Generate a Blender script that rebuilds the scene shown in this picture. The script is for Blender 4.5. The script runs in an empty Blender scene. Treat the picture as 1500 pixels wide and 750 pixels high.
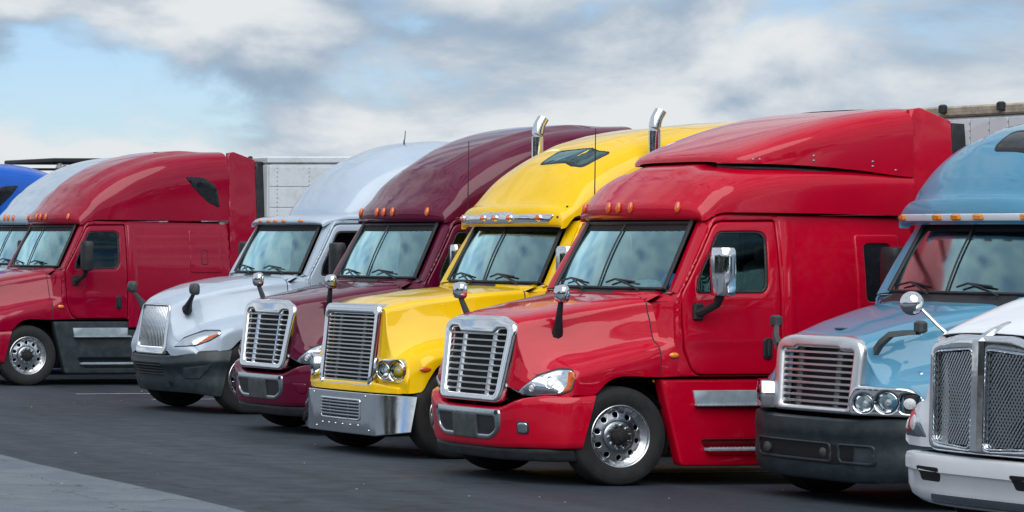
import bpy, bmesh, math, random
import numpy as np
from mathutils import Vector
from mathutils.geometry import delaunay_2d_cdt
from mathutils.bvhtree import BVHTree
R_ = math.radians
random.seed(4)
S = bpy.context.scene
C = S.collection

# ------------------------------------------------------------------ camera
CAM_H = 2.632
cam_d = bpy.data.cameras.new('camera')
cam = bpy.data.objects.new('camera', cam_d)
C.objects.link(cam)
cam.location = (0, 0, CAM_H)
cam.rotation_euler = (R_(90), 0, 0)
cam_d.sensor_width = 36
cam_d.lens = 4600 / 1500 * 36
cam_d.shift_x = (750 + 1400) / 1500
cam_d.shift_y = -(375 - 339) / 1500
cam_d.clip_end = 5000
S.camera = cam
S.view_settings.view_transform = 'Standard'
S.view_settings.look = 'None'
S.view_settings.exposure = 0.08
S.view_settings.gamma = 1.0

# ------------------------------------------------------------------ sun and sky
SUN_EL, SUN_AZ = 48, 205          # azimuth: compass degrees clockwise from +Y, where the sun stands
sl = bpy.data.lights.new('sun', 'SUN')
sl.energy = 2.8
sl.angle = R_(70)
sl.color = (1.0, 0.95, 0.88)
sun = bpy.data.objects.new('sun', sl)
C.objects.link(sun)
az, el = R_(SUN_AZ), R_(SUN_EL)
sd = Vector((math.sin(az) * math.cos(el), math.cos(az) * math.cos(el), math.sin(el)))
sun.rotation_euler = sd.to_track_quat('Z', 'Y').to_euler()

W = bpy.data.worlds.new('World')
S.world = W
W.use_nodes = True


class NT:
    """small helper for writing node trees"""
    def __init__(s, tree):
        s.t = tree
        s.n = tree.nodes
        s.l = tree.links

    def node(s, kind, ins=None, **props):
        n = s.n.new(kind)
        for k, v in props.items():
            setattr(n, k, v)
        for k, v in (ins or {}).items():
            s.put(n.inputs[k], v)
        return n

    def put(s, sock, v):
        if hasattr(v, 'is_output') and v.is_output:
            s.l.new(v, sock)
        else:
            sock.default_value = v

    def math(s, op, a, b=None, c=None, clamp=False):
        n = s.n.new('ShaderNodeMath')
        n.operation = op
        n.use_clamp = clamp
        for i, v in enumerate((a, b, c)):
            if v is not None:
                s.put(n.inputs[i], v)
        return n.outputs[0]

    def noise(s, vec, scale, detail=4, rough=.55, dist=0):
        n = s.node('ShaderNodeTexNoise', {'Scale': scale, 'Detail': detail, 'Roughness': rough, 'Distortion': dist})
        if vec is not None:
            s.l.new(vec, n.inputs['Vector'])
        return n.outputs['Fac']

    def step(s, v, lo, hi, a=0., b=1.):
        n = s.node('ShaderNodeMapRange', {'From Min': lo, 'From Max': hi, 'To Min': a, 'To Max': b}, interpolation_type='SMOOTHSTEP')
        s.put(n.inputs['Value'], v)
        return n.outputs['Result']

    def mix(s, f, a, b):
        n = s.n.new('ShaderNodeMix')
        n.data_type = 'RGBA'
        s.put(n.inputs['Factor'], f)
        s.put(n.inputs['A'], a)
        s.put(n.inputs['B'], b)
        return n.outputs['Result']


def rgb(*c):
    return (c[0], c[1], c[2], 1)


nt = NT(W.node_tree)
nt.n.clear()
sky = nt.node('ShaderNodeTexSky', sky_type='NISHITA', sun_disc=False, sun_elevation=el, sun_rotation=az, air_density=1.0, dust_density=0.2, ozone_density=1.0)
tc = nt.node('ShaderNodeTexCoord')
sp = nt.node('ShaderNodeSeparateXYZ')
nt.l.new(tc.outputs['Generated'], sp.inputs[0])
zz = nt.math('ADD', nt.math('MAXIMUM', sp.outputs[2], 0.0), 1.0)
cv = nt.node('ShaderNodeCombineXYZ', {'X': nt.math('DIVIDE', sp.outputs[0], zz), 'Y': nt.math('DIVIDE', sp.outputs[1], zz), 'Z': nt.math('MULTIPLY', nt.math('LOGARITHM', zz, math.e), 2.1)})
mp = nt.node('ShaderNodeMapping', {'Scale': (11.5, 11.5, 11.5), 'Location': (26.6, 3.2, 4.4)})
nt.l.new(cv.outputs[0], mp.inputs['Vector'])
mp2 = nt.node('ShaderNodeMapping', {'Scale': (11.5, 11.5, 11.5), 'Location': (26.6, 3.2, 4.75)})
nt.l.new(cv.outputs[0], mp2.inputs['Vector'])
n1 = nt.noise(mp.outputs[0], 1.0, 12, .56, .3)
n2 = nt.noise(mp2.outputs[0], 1.0, 6, .5, .25)
big = nt.noise(mp.outputs[0], .36, 2, .5)
cover = nt.math('ADD', n1, nt.math('MULTIPLY', nt.math('SUBTRACT', big, .5), .5))
mask = nt.step(cover, .30, .44)
lit = nt.step(nt.math('SUBTRACT', n1, n2), -.17, .12)
ccol = nt.mix(lit, rgb(.29, .39, .51), rgb(.74, .77, .79))
tone = nt.node('ShaderNodeMix', {'Factor': 1.0}, data_type='RGBA', blend_type='MULTIPLY')
nt.l.new(sky.outputs[0], tone.inputs['A'])
tone.inputs['B'].default_value = rgb(.62, .78, 1.12)
skyb = nt.node('ShaderNodeBackground', {'Color': tone.outputs['Result'], 'Strength': .10})
cb = nt.node('ShaderNodeBackground', {'Color': ccol, 'Strength': 1.0})
ms = nt.node('ShaderNodeMixShader')
nt.l.new(mask, ms.inputs[0])
nt.l.new(skyb.outputs[0], ms.inputs[1])
nt.l.new(cb.outputs[0], ms.inputs[2])
wo = nt.node('ShaderNodeOutputWorld')
nt.l.new(ms.outputs[0], wo.inputs[0])


# ------------------------------------------------------------------ materials
def material(name):
    m = bpy.data.materials.new(name)
    m.use_nodes = True
    t = NT(m.node_tree)
    p = t.n['Principled BSDF']
    t.p = p
    o = t.node('ShaderNodeTexCoord')
    t.obj = o.outputs['Object']
    return m, t


def paint(name, col, rough=.28, metal=0., coat=.8, dirt=.03, wave=.003):
    m, t = material(name)
    a = t.noise(t.obj, 1.3, 5, .6)
    b = t.noise(t.obj, 14, 6, .65)
    c1 = t.mix(t.step(a, .3, .7), rgb(*[x * .95 for x in col]), rgb(*[min(1, x * 1.04) for x in col]))
    d = t.math('MULTIPLY', t.step(t.math('ADD', a, t.math('MULTIPLY', b, .5)), .75, 1.05), dirt)
    c2 = t.mix(d, c1, rgb(.22, .21, .20))
    t.put(t.p.inputs['Base Color'], c2)
    t.put(t.p.inputs['Roughness'], t.step(b, .3, .8, rough, rough + .14))
    t.p.inputs['Metallic'].default_value = metal
    t.p.inputs['Coat Weight'].default_value = coat
    t.p.inputs['Specular IOR Level'].default_value = .06
    t.put(t.p.inputs['Coat Roughness'], t.step(t.noise(t.obj, 5, 5, .6), .35, .8, .03, .08))
    bp = t.node('ShaderNodeBump', {'Strength': wave * 10, 'Distance': .01})
    t.l.new(t.noise(t.obj, 3.2, 2, .5), bp.inputs['Height'])
    t.l.new(bp.outputs[0], t.p.inputs['Normal'])
    t.l.new(bp.outputs[0], t.p.inputs['Coat Normal'])
    return m


def chrome(name, col=(.78, .80, .83), rough=.06, streak=.08):
    m, t = material(name)
    b = t.noise(t.obj, 3, 4, .55)
    t.put(t.p.inputs['Base Color'], t.mix(t.step(b, .45, .8), rgb(*col), rgb(*[x * .85 for x in col])))
    t.p.inputs['Metallic'].default_value = 1
    t.put(t.p.inputs['Roughness'], t.step(b, .4, .85, rough, rough + streak))
    bp = t.node('ShaderNodeBump', {'Strength': .06, 'Distance': .01})
    t.l.new(t.noise(t.obj, 6, 2, .5), bp.inputs['Height'])
    t.l.new(bp.outputs[0], t.p.inputs['Normal'])
    return m


def rough_mat(name, col, rough=.6, var=.3, scale=8, spec=.4, bump=.1):
    m, t = material(name)
    b = t.noise(t.obj, scale, 7, .65)
    t.put(t.p.inputs['Base Color'], t.mix(t.step(b, .3, .75), rgb(*[x * (1 - var) for x in col]), rgb(*[x * (1 + var) for x in col])))
    t.put(t.p.inputs['Roughness'], t.step(b, .3, .8, rough - .08, rough + .12))
    t.p.inputs['Specular IOR Level'].default_value = spec
    bp = t.node('ShaderNodeBump', {'Strength': bump, 'Distance': .006})
    t.l.new(t.noise(t.obj, scale * 8, 3, .6), bp.inputs['Height'])
    t.l.new(bp.outputs[0], t.p.inputs['Normal'])
    return m


def glass(name, tint, refl=1.0, ior=1.6, rough=.015):
    m, t = material(name)
    t.n.remove(t.p)
    tr = t.node('ShaderNodeBsdfTransparent', {'Color': rgb(*tint)})
    gl = t.node('ShaderNodeBsdfGlossy', {'Color': rgb(.62, .96, 1.0), 'Roughness': rough})
    bp = t.node('ShaderNodeBump', {'Strength': .05, 'Distance': .01})
    t.l.new(t.noise(t.obj, 2.2, 2, .5), bp.inputs['Height'])
    t.l.new(bp.outputs[0], gl.inputs['Normal'])
    fr = t.node('ShaderNodeFresnel', {'IOR': ior})
    f = t.math('MULTIPLY', fr.outputs[0], refl, clamp=True)
    mx = t.node('ShaderNodeMixShader')
    t.l.new(f, mx.inputs[0])
    t.l.new(tr.outputs[0], mx.inputs[1])
    t.l.new(gl.outputs[0], mx.inputs[2])
    t.l.new(mx.outputs[0], t.n['Material Output'].inputs[0])
    return m


def lens_mat(name, col, rough=.12, trans=0.):
    m, t = material(name)
    v = t.node('ShaderNodeTexVoronoi', {'Scale': 60})
    t.l.new(t.obj, v.inputs['Vector'])
    t.put(t.p.inputs['Base Color'], t.mix(v.outputs['Distance'], rgb(*col), rgb(*[x * .6 for x in col])))
    t.p.inputs['Roughness'].default_value = rough
    t.p.inputs['Coat Weight'].default_value = 1
    t.p.inputs['Coat Roughness'].default_value = .02
    return m


M = {}
M['red'] = paint('red_paint', (.45, .0002, .019), .3)
M['crimson'] = paint('crimson_paint', (.26, .0002, .022), .32)
M['maroon'] = paint('maroon_paint', (.095, .001, .024), .32)
M['yellow'] = paint('yellow_paint', (.80, .51, .001), .33)
M['blue'] = paint('dusty_blue_paint', (.08, .26, .41), .36, coat=.9, dirt=.12)
M['bright_blue'] = paint('bright_blue_paint', (.01, .10, .50), .4)
M['silver'] = paint('silver_paint', (.42, .52, .63), .34, metal=.35)
M['white'] = paint('pale_white_paint', (.40, .49, .60), .34, metal=.1)
M['kwhite'] = paint('white_paint', (.70, .74, .80), .32)
M['chrome'] = chrome('chrome')
M['satin'] = chrome('satin_metal', (.50, .54, .58), .25, .2)
M['steel'] = chrome('polished_steel', (.55, .60, .66), .16, .16)
M['alu'] = chrome('aluminium_wheel', (.62, .65, .69), .22, .2)
M['black'] = rough_mat('black_plastic', (.018, .021, .026), .5)
M['slate'] = rough_mat('slate_plastic', (.020, .032, .040), .5, spec=.5)
M['grey'] = rough_mat('dark_grey_plastic', (.05, .058, .066), .5)
M['dark'] = rough_mat('dark_interior', (.012, .012, .014), .8)
M['cabin'] = rough_mat('cabin_trim', (.24, .27, .26), .8)
M['seat'] = rough_mat('seat_cloth', (.30, .31, .32), .9)
M['tyre'] = rough_mat('tyre_rubber', (.017, .018, .020), .75, bump=.25)
M['iron'] = rough_mat('chassis_iron', (.02, .02, .022), .7)
M['mesh'] = rough_mat('grille_black', (.008, .008, .010), .6)
M['amber'] = lens_mat('amber_lens', (.95, .30, .015))
M['orange'] = lens_mat('orange_lens', (.72, .13, .01))
M['clear'] = chrome('headlamp_lens', (.70, .76, .82), .10, .15)
M['lamp'] = lens_mat('lamp_glass', (.78, .82, .86), .06)
M['wind'] = glass('windshield_glass', (.66, .88, .90), 5.2, 1.6, .12)
M['side'] = glass('side_glass', (.30, .36, .36), 1.1, 1.45)
M['sky_glass'] = glass('roof_glass', (.05, .06, .07), 1.6, 1.6)
M['tinted'] = rough_mat('tinted_glass', (.012, .014, .018), .12, spec=.5, bump=0)
M['towel'] = rough_mat('pale_cloth', (.55, .66, .72), .9)
M['bluecloth'] = rough_mat('blue_cloth', (.04, .22, .50), .9)
M['redcloth'] = rough_mat('red_cloth', (.30, .05, .05), .9)
M['sticker'] = rough_mat('pale_sticker', (.50, .62, .40), .7, .2, 40)
M['trailer'] = paint('white_trailer_skin', (.60, .66, .72), .38, dirt=.3)
M['slat'] = chrome('brushed_bar', (.80, .82, .84), .30, .1)
M['plate'] = rough_mat('brushed_step_metal', (.27, .34, .40), .38, .2, 5, .8)
M['tan'] = rough_mat('tan_rail', (.36, .32, .26), .6)
M['galv'] = rough_mat('galvanised_rail', (.30, .32, .33), .5, .25, 12)


# ------------------------------------------------------------------ mesh helpers
def cr(P, n):
    """Catmull-Rom through points, n samples"""
    P = np.array(P, float)
    m = len(P)
    t = np.linspace(0, m - 1, n)
    i = np.clip(t.astype(int), 0, m - 2)
    f = (t - i)[:, None]
    g = lambda k: P[np.clip(k, 0, m - 1)]
    p0, p1, p2, p3 = g(i - 1), g(i), g(i + 1), g(i + 2)
    p0 = np.where((i == 0)[:, None], 2 * p1 - p2, p0)
    p3 = np.where((i == m - 2)[:, None], 2 * p2 - p1, p3)
    return .5 * (2 * p1 + (p2 - p0) * f + (2 * p0 - 5 * p1 + 4 * p2 - p3) * f ** 2 + (3 * p1 - p0 - 3 * p2 + p3) * f ** 3)


def lin(P, x):
    """piecewise linear table lookup [(x, y), ...]"""
    P = sorted(P)
    return float(np.interp(x, [p[0] for p in P], [p[1] for p in P]))


def rpoly(pts, r=.03, n=4):
    """round the corners of a polygon; a point may carry its own radius"""
    out = []
    m = len(pts)
    for i in range(m):
        p = pts[i]
        rr = p[2] if len(p) > 2 else r
        p = Vector(p[:2])
        a = Vector(pts[i - 1][:2])
        b = Vector(pts[(i + 1) % m][:2])
        da, db = (a - p), (b - p)
        ra = min(rr, da.length * .48)
        rb = min(rr, db.length * .48)
        if rr < 1e-4:
            out.append((p.x, p.y))
            continue
        s, e = p + da.normalized() * ra, p + db.normalized() * rb
        for k in range(n + 1):
            t = k / n
            q = s * (1 - t) ** 2 + p * 2 * t * (1 - t) + e * t * t
            out.append((q.x, q.y))
    return out


def ellipse(cx, cy, rx, ry, n=20):
    return [(cx + rx * math.cos(2 * math.pi * i / n), cy + ry * math.sin(2 * math.pi * i / n)) for i in range(n)]


def resample(loop, seg):
    out = []
    for i in range(len(loop)):
        a, b = Vector(loop[i]), Vector(loop[(i + 1) % len(loop)])
        k = max(1, int(math.ceil((b - a).length / seg)))
        for j in range(k):
            q = a.lerp(b, j / k)
            out.append((q.x, q.y))
    res = []
    for p in out:
        if not res or (Vector(p) - Vector(res[-1])).length > 1e-4:
            res.append(p)
    return res


def inside(loops, P):
    P = np.asarray(P)
    c = np.zeros(len(P), bool)
    for L in loops:
        L = np.asarray(L)
        x1, y1 = L[:, 0], L[:, 1]
        x2, y2 = np.roll(x1, -1), np.roll(y1, -1)
        for a, b, e, f in zip(x1, y1, x2, y2):
            if b == f:
                continue
            hit = ((b > P[:, 1]) != (f > P[:, 1])) & (P[:, 0] < (e - a) * (P[:, 1] - b) / (f - b) + a)
            c ^= hit
    return c


def edge_dist(loops, P):
    P = np.asarray(P)
    d = np.full(len(P), 1e9)
    for L in loops:
        L = np.asarray(L)
        A, B = L, np.roll(L, -1, axis=0)
        for a, b in zip(A, B):
            ab = b - a
            t = np.clip(((P - a) @ ab) / max(ab @ ab, 1e-12), 0, 1)
            q = a + t[:, None] * ab
            d = np.minimum(d, np.hypot(*(P - q).T))
    return d


CACHE = {}


class MB:
    def __init__(s):
        s.v = []
        s.f = []

    def add(s, v, f):
        k = len(s.v)
        s.v += [tuple(p) for p in v]
        s.f += [tuple(i + k for i in q) for q in f]
        return s

    def grid(s, rows, cu=False, cv=False):
        n, m = len(rows), len(rows[0])
        v = [p for r in rows for p in r]
        f = []
        for i in range(n if cv else n - 1):
            for j in range(m if cu else m - 1):
                a, b = i, (i + 1) % n
                c, d = j, (j + 1) % m
                f.append((a * m + c, a * m + d, b * m + d, b * m + c))
        return s.add(v, f)

    def box(s, c, h, bev=.01):
        """box with chamfered vertical profile: centre, half sizes"""
        b = min(bev, min(h) * .6)
        x, y, z = h
        ring = lambda X, Y, Z: [(c[0] + a, c[1] + e, c[2] + Z) for a, e in
                                ((-X + b, -Y), (X - b, -Y), (X, -Y + b), (X, Y - b), (X - b, Y), (-X + b, Y), (-X, Y - b), (-X, -Y + b))]
        rows = [ring(x - b, y - b, -z), ring(x, y, -z + b), ring(x, y, z - b), ring(x - b, y - b, z)]
        k = len(s.v)
        s.grid(rows, cu=True)
        s.f.append(tuple(k + i for i in range(7, -1, -1)))
        s.f.append(tuple(k + 24 + i for i in range(8)))
        return s

    def tube(s, path, r, n=8, sq=None):
        path = [Vector(p) for p in path]
        rows = []
        up = Vector((0, 0, 1))
        for i, p in enumerate(path):
            d = (path[min(i + 1, len(path) - 1)] - path[max(i - 1, 0)]).normalized()
            u = d.cross(up)
            if u.length < .05:
                u = d.cross(Vector((0, 1, 0)))
            u.normalize()
            w = u.cross(d)
            rr = r[i] if isinstance(r, (list, tuple)) else r
            e = sq or 1
            rows.append([p + u * math.cos(2 * math.pi * k / n) * rr + w * math.sin(2 * math.pi * k / n) * rr * e for k in range(n)])
        k = len(s.v)
        s.grid(rows, cu=True)
        s.f.append(tuple(k + i for i in range(n)))
        e = k + n * (len(path) - 1)
        s.f.append(tuple(e + i for i in range(n - 1, -1, -1)))
        return s

    def lathe(s, prof, o, axis, n=24):
        """prof: [(radius, along)], axis: unit direction"""
        ax = Vector(axis).normalized()
        u = ax.orthogonal().normalized()
        w = ax.cross(u)
        o = Vector(o)
        rows = [[o + ax * a + (u * math.cos(2 * math.pi * k / n) + w * math.sin(2 * math.pi * k / n)) * r for k in range(n)] for r, a in prof]
        return s.grid(rows, cu=True)

    def ball(s, c, r, n=10, m=6):
        """ellipsoid, r = (rx, ry, rz)"""
        rows = []
        for i in range(m + 1):
            a = -math.pi / 2 + math.pi * i / m
            q = max(math.cos(a), 1e-3)
            rows.append([(c[0] + r[0] * q * math.cos(2 * math.pi * k / n), c[1] + r[1] * q * math.sin(2 * math.pi * k / n), c[2] + r[2] * math.sin(a)) for k in range(n)])
        return s.grid(rows, cu=True)

    def plate(s, outer, holes, mp, r=.015, depth=.03, step=.12, seg=.08, back=True):
        """a sheet with outline and holes, rounded rim, mapped into space by mp(u, v, w)"""
        loops = [resample(L, seg) for L in [outer] + list(holes)]
        pts, edges = [], []
        for L in loops:
            k = len(pts)
            pts += L
            edges += [(k + i, k + (i + 1) % len(L)) for i in range(len(L))]
        extra = []
        if r > 0:
            for L in loops:
                for i in range(len(L)):
                    a, b = Vector(L[i - 1]), Vector(L[(i + 1) % len(L)])
                    d = (b - a)
                    if d.length < 1e-6:
                        continue
                    nn = Vector((-d.y, d.x)).normalized()
                    for q in (.16, .42, .72, 1.05):
                        for sg in (1, -1):
                            extra.append((L[i][0] + nn.x * r * q * sg, L[i][1] + nn.y * r * q * sg))
        A = np.array(loops[0])
        lo, hi = A.min(0), A.max(0)
        gx, gy = np.arange(lo[0], hi[0], step), np.arange(lo[1], hi[1], step)
        nring = len(extra)
        extra += [(x + step * .5 * (j % 2), y) for j, y in enumerate(gy) for x in gx]
        extra = np.array(extra)
        if len(extra):
            ok = inside(loops, extra)
            dd = edge_dist(loops, extra)
            ring = np.arange(len(extra)) < nring
            lev = np.min(np.abs(dd[:, None] / max(r, 1e-6) - np.array([.16, .42, .72, 1.05])), axis=1)
            extra = extra[ok & ((ring & (lev < .04)) | (~ring & (dd > max(r * 1.3, .004))))]
        allp = [Vector(p) for p in pts] + [Vector(p) for p in extra]
        V, E, F, *_ = delaunay_2d_cdt(allp, edges, [], 0, 1e-6)
        V = np.array([(p.x, p.y) for p in V])
        F = [q for q in F]
        cen = np.array([V[list(q)].mean(0) for q in F])
        keep = inside(loops, cen)
        F = [q for q, k in zip(F, keep) if k]
        d = edge_dist(loops, V)
        if r > 0:
            w = -r + np.sqrt(np.maximum(0, r * r - (r - np.minimum(d, r)) ** 2))
        else:
            w = np.zeros(len(V))
        k0 = len(s.v)
        s.v += [tuple(mp(p[0], p[1], ww)) for p, ww in zip(V, w)]
        s.f += [tuple(k0 + i for i in q) for q in F]
        if depth > 0:
            cnt = {}
            for q in F:
                for i in range(len(q)):
                    a, b = q[i], q[(i + 1) % len(q)]
                    cnt.setdefault((min(a, b), max(a, b)), []).append((a, b))
            rim = [x[0] for x in cnt.values() if len(x) == 1]
            bi = {}
            for a, b in rim:
                for q in (a, b):
                    if q not in bi:
                        bi[q] = len(s.v)
                        s.v.append(tuple(mp(V[q][0], V[q][1], -depth)))
            for a, b in rim:
                s.f.append((k0 + b, k0 + a, bi[a], bi[b]))
        return s

    def mirror(s):
        k = len(s.v)
        s.v += [(x, -y, z) for x, y, z in s.v]
        s.f += [tuple(i + k for i in reversed(q)) for q in s.f]
        return s

    def flipped(s):
        o = MB()
        o.v = [(x, -y, z) for x, y, z in s.v]
        o.f = [tuple(reversed(q)) for q in s.f]
        return o

    def bvh(s):
        return BVHTree.FromPolygons([Vector(p) for p in s.v], s.f)

    def mesh(s, name, mat, sharp=38, weld=True):
        me = bpy.data.meshes.new(name)
        me.from_pydata(s.v, [], s.f)
        me.validate()
        b = bmesh.new()
        b.from_mesh(me)
        if weld:
            bmesh.ops.remove_doubles(b, verts=b.verts, dist=1e-4)
        bmesh.ops.recalc_face_normals(b, faces=b.faces)
        b.to_mesh(me)
        b.free()
        me.materials.append(mat)
        me.shade_smooth()
        me.set_sharp_from_angle(angle=R_(sharp))
        return me

    def build(s, name, mat, parent=None, loc=None, sharp=38):
        return link(name, s.mesh(name, mat, sharp), parent, loc)


def link(name, me, parent=None, loc=None, rot=None, scale=None):
    o = bpy.data.objects.new(name, me)
    C.objects.link(o)
    if parent:
        o.parent = parent
    if loc:
        o.location = loc
    if rot:
        o.rotation_euler = rot
    if scale:
        o.scale = scale
    return o


def memo(key, fn):
    if key not in CACHE:
        CACHE[key] = fn()
    return CACHE[key]


def thing(name, label, cat, loc, rz=0, group=None):
    o = bpy.data.objects.new(name, None)
    C.objects.link(o)
    o.location = loc
    o.rotation_euler = (0, 0, rz)
    o['label'] = label
    o['category'] = cat
    if group:
        o['group'] = group
    return o


def struct(name, mb, mat, sharp=38):
    o = mb.build(name, mat, sharp=sharp)
    o['kind'] = 'structure'
    return o


# ------------------------------------------------------------------ ground
def asphalt():
    m, t = material('asphalt')
    fine = t.noise(t.obj, 55, 3, .7)
    mid = t.noise(t.obj, 3.0, 6, .6)
    mp = t.node('ShaderNodeMapping', {'Scale': (.9, .10, 1)})
    t.l.new(t.obj, mp.inputs[0])
    lane = t.noise(mp.outputs[0], 1.2, 5, .6)
    col = t.mix(t.step(lane, .35, .7), rgb(.018, .027, .041), rgb(.033, .046, .064))
    col = t.mix(t.math('MULTIPLY', t.step(mid, .5, .75), .5), col, rgb(.026, .028, .031))
    col = t.mix(t.step(fine, .55, .75, 0, .55), col, rgb(.10, .105, .11))
    stain = t.noise(t.obj, .55, 6, .6, .6)
    col = t.mix(t.step(stain, .58, .68, 0, .75), col, rgb(.011, .013, .017))
    vv = t.node('ShaderNodeTexVoronoi', {'Scale': .16}, feature='DISTANCE_TO_EDGE')
    wn = t.node('ShaderNodeTexNoise', {'Scale': .8, 'Detail': 8, 'Roughness': .7})
    t.l.new(t.obj, wn.inputs['Vector'])
    va = t.node('ShaderNodeVectorMath', operation='MULTIPLY_ADD')
    t.l.new(wn.outputs['Color'], va.inputs[0])
    va.inputs[1].default_value = (2.2, 2.2, 0)
    t.l.new(t.obj, va.inputs[2])
    t.l.new(va.outputs[0], vv.inputs['Vector'])
    col = t.mix(t.step(vv.outputs['Distance'], .006, .001, 0, .7), col, rgb(.010, .012, .015))
    t.put(t.p.inputs['Base Color'], col)
    t.put(t.p.inputs['Roughness'], t.step(mid, .3, .8, .62, .85))
    t.p.inputs['Specular IOR Level'].default_value = .35
    bp = t.node('ShaderNodeBump', {'Strength': .5, 'Distance': .006})
    t.l.new(fine, bp.inputs['Height'])
    t.l.new(bp.outputs[0], t.p.inputs['Normal'])
    return m


def concrete():
    m, t = material('worn_grey_pavement')
    fine = t.noise(t.obj, 45, 4, .7)
    mid = t.noise(t.obj, 1.5, 6, .65)
    v = t.node('ShaderNodeTexVoronoi', {'Scale': .55}, feature='DISTANCE_TO_EDGE')
    wv = t.node('ShaderNodeTexNoise', {'Scale': 1.6, 'Detail': 5})
    t.l.new(t.obj, wv.inputs['Vector'])
    ad = t.node('ShaderNodeVectorMath', operation='ADD')
    t.l.new(t.obj, ad.inputs[0])
    t.l.new(wv.outputs['Color'], ad.inputs[1])
    t.l.new(ad.outputs[0], v.inputs['Vector'])
    col = t.mix(t.step(mid, .3, .7), rgb(.085, .112, .142), rgb(.13, .16, .19))
    col = t.mix(t.step(fine, .5, .75, 0, .6), col, rgb(.25, .28, .31))
    col = t.mix(t.step(fine, .45, .25, 0, .6), col, rgb(.06, .066, .075))
    col = t.mix(t.step(v.outputs['Distance'], .012, .0, 0, .8), col, rgb(.04, .043, .048))
    t.put(t.p.inputs['Base Color'], col)
    t.p.inputs['Roughness'].default_value = .85
    bp = t.node('ShaderNodeBump', {'Strength': .6, 'Distance': .006})
    t.l.new(fine, bp.inputs['Height'])
    t.l.new(bp.outputs[0], t.p.inputs['Normal'])
    return m


M['asphalt'] = asphalt()
M['concrete'] = concrete()
M['line'] = rough_mat('worn_white_line', (.42, .44, .46), .8, .4, 9)
g = MB()
g.add([(-2500, -600, 0), (2500, -600, 0), (2500, 4000, 0), (-2500, 4000, 0)], [(0, 1, 2, 3)])
struct('ground', g, M['asphalt'])
g = MB()
rows = [[], []]
rnd = random.Random(3)
for i in range(160):
    y = 5 + i * .9
    e = 11.26 + .035 * math.sin(i * .7) + rnd.uniform(-.02, .02)
    rows[0].append((e, y, .004))
    rows[1].append((-60, y, .004))
g.grid(rows)
struct('pavement', g, M['concrete'])

# ------------------------------------------------------------------ truck parts
TH = 6.5


class Truck:
    def __init__(s, label, paint_key, wpx, sc, th=TH, flip=False, name='semi_truck', group='semi trucks parked in a row'):
        c, sn = math.cos(R_(th)), math.sin(R_(th))
        Y = 4600 / sc
        X = (wpx + 1400) / sc
        L = (sn, -c)
        ox, oy = X - 1.2 * L[0], Y - 1.2 * L[1]
        rz = math.pi + R_(th)
        s.root = thing(name, label, 'truck', (ox, oy, 0), rz, group)
        s.p = M[paint_key]

    def put(s, mb, name, mat, parent=None, sharp=38):
        return mb.build(name, mat, parent or s.root, sharp=sharp)

    def both(s, mb, name, mat, parent=None, sharp=38):
        a = s.put(mb, name, mat, parent, sharp)
        b = s.put(mb.flipped(), name, mat, parent, sharp)
        return a, b


def side_w(x, z):
    """half width of the cab side at a point"""
    w = 1.19
    w -= .12 * (max(0, z - 1.7) / 1.1) ** 2
    w += .014 * math.exp(-((z - 1.52) / .07) ** 2) * min(1, max(0, (x + 1.9) / .9))
    w -= .05 * max(0, min(1, (x + .9) / .5)) ** 2
    return w


def wheel_meshes():
    tyre = MB()
    prof = [(.30, -.10), (.33, -.135), (.40, -.145), (.46, -.14), (.495, -.125), (.512, -.10)]
    for gx in (-.06, -.02, .02, .06):
        prof += [(.515, gx - .014), (.503, gx - .008), (.503, gx + .008), (.515, gx + .014)]
    prof += [(.512, .10), (.495, .125), (.487, .128), (.484, .133), (.46, .14), (.44, .1455), (.425, .1455), (.40, .145), (.33, .135), (.318, .128), (.30, .10)]
    tyre.lathe(prof, (0, 0, 0), (0, 1, 0), 56)
    rim = MB()

    def mp(u, v, w):
        r = math.hypot(u, v)
        y = .085 if r < .175 else (.085 - (r - .175) * .30 if r < .262 else (.059 + (r - .262) * 1.2))
        return (u, min(y, .118) + w, v)
    holes = [ellipse(.222 * math.cos(2 * math.pi * (k + .5) / 10), .222 * math.sin(2 * math.pi * (k + .5) / 10), .029, .029, 12) for k in range(10)]
    rim.plate(ellipse(0, 0, .312, .312, 60), holes, mp, r=.006, depth=.02, step=.025, seg=.02)
    rim.lathe([(.312, .118), (.322, .125), (.326, .132), (.320, .136), (.312, .130), (.306, .112), (.30, .02), (.29, -.1)], (0, 0, 0), (0, 1, 0), 56)
    hub = MB()
    hub.lathe([(.15, .083), (.150, .098), (.138, .104), (.095, .106)], (0, 0, 0), (0, 1, 0), 32)
    for k in range(10):
        a = 2 * math.pi * k / 10
        hub.lathe([(.021, .098), (.021, .122), (.015, .132), (.001, .133)], (.118 * math.cos(a), 0, .118 * math.sin(a)), (0, 1, 0), 8)
    cap = MB()
    cap.lathe([(.097, .10), (.092, .125), (.075, .150), (.055, .155), (.05, .168), (.03, .175), (.001, .176)], (0, 0, 0), (0, 1, 0), 24)
    for k in range(8):
        a = 2 * math.pi * k / 8
        cap.lathe([(.010, .12), (.010, .148), (.001, .150)], (.08 * math.cos(a), 0, .08 * math.sin(a)), (0, 1, 0), 6)
    disc = MB()
    disc.lathe([(.30, -.06), (.001, -.06)], (0, 0, 0), (0, 1, 0), 24)
    return (tyre.mesh('tyre', M['tyre'], 30), rim.mesh('rim', M['alu']), hub.mesh('hub', M['satin']), cap.mesh('hub_cap', M['dark']), disc.mesh('brake_drum', M['iron']))


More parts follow.
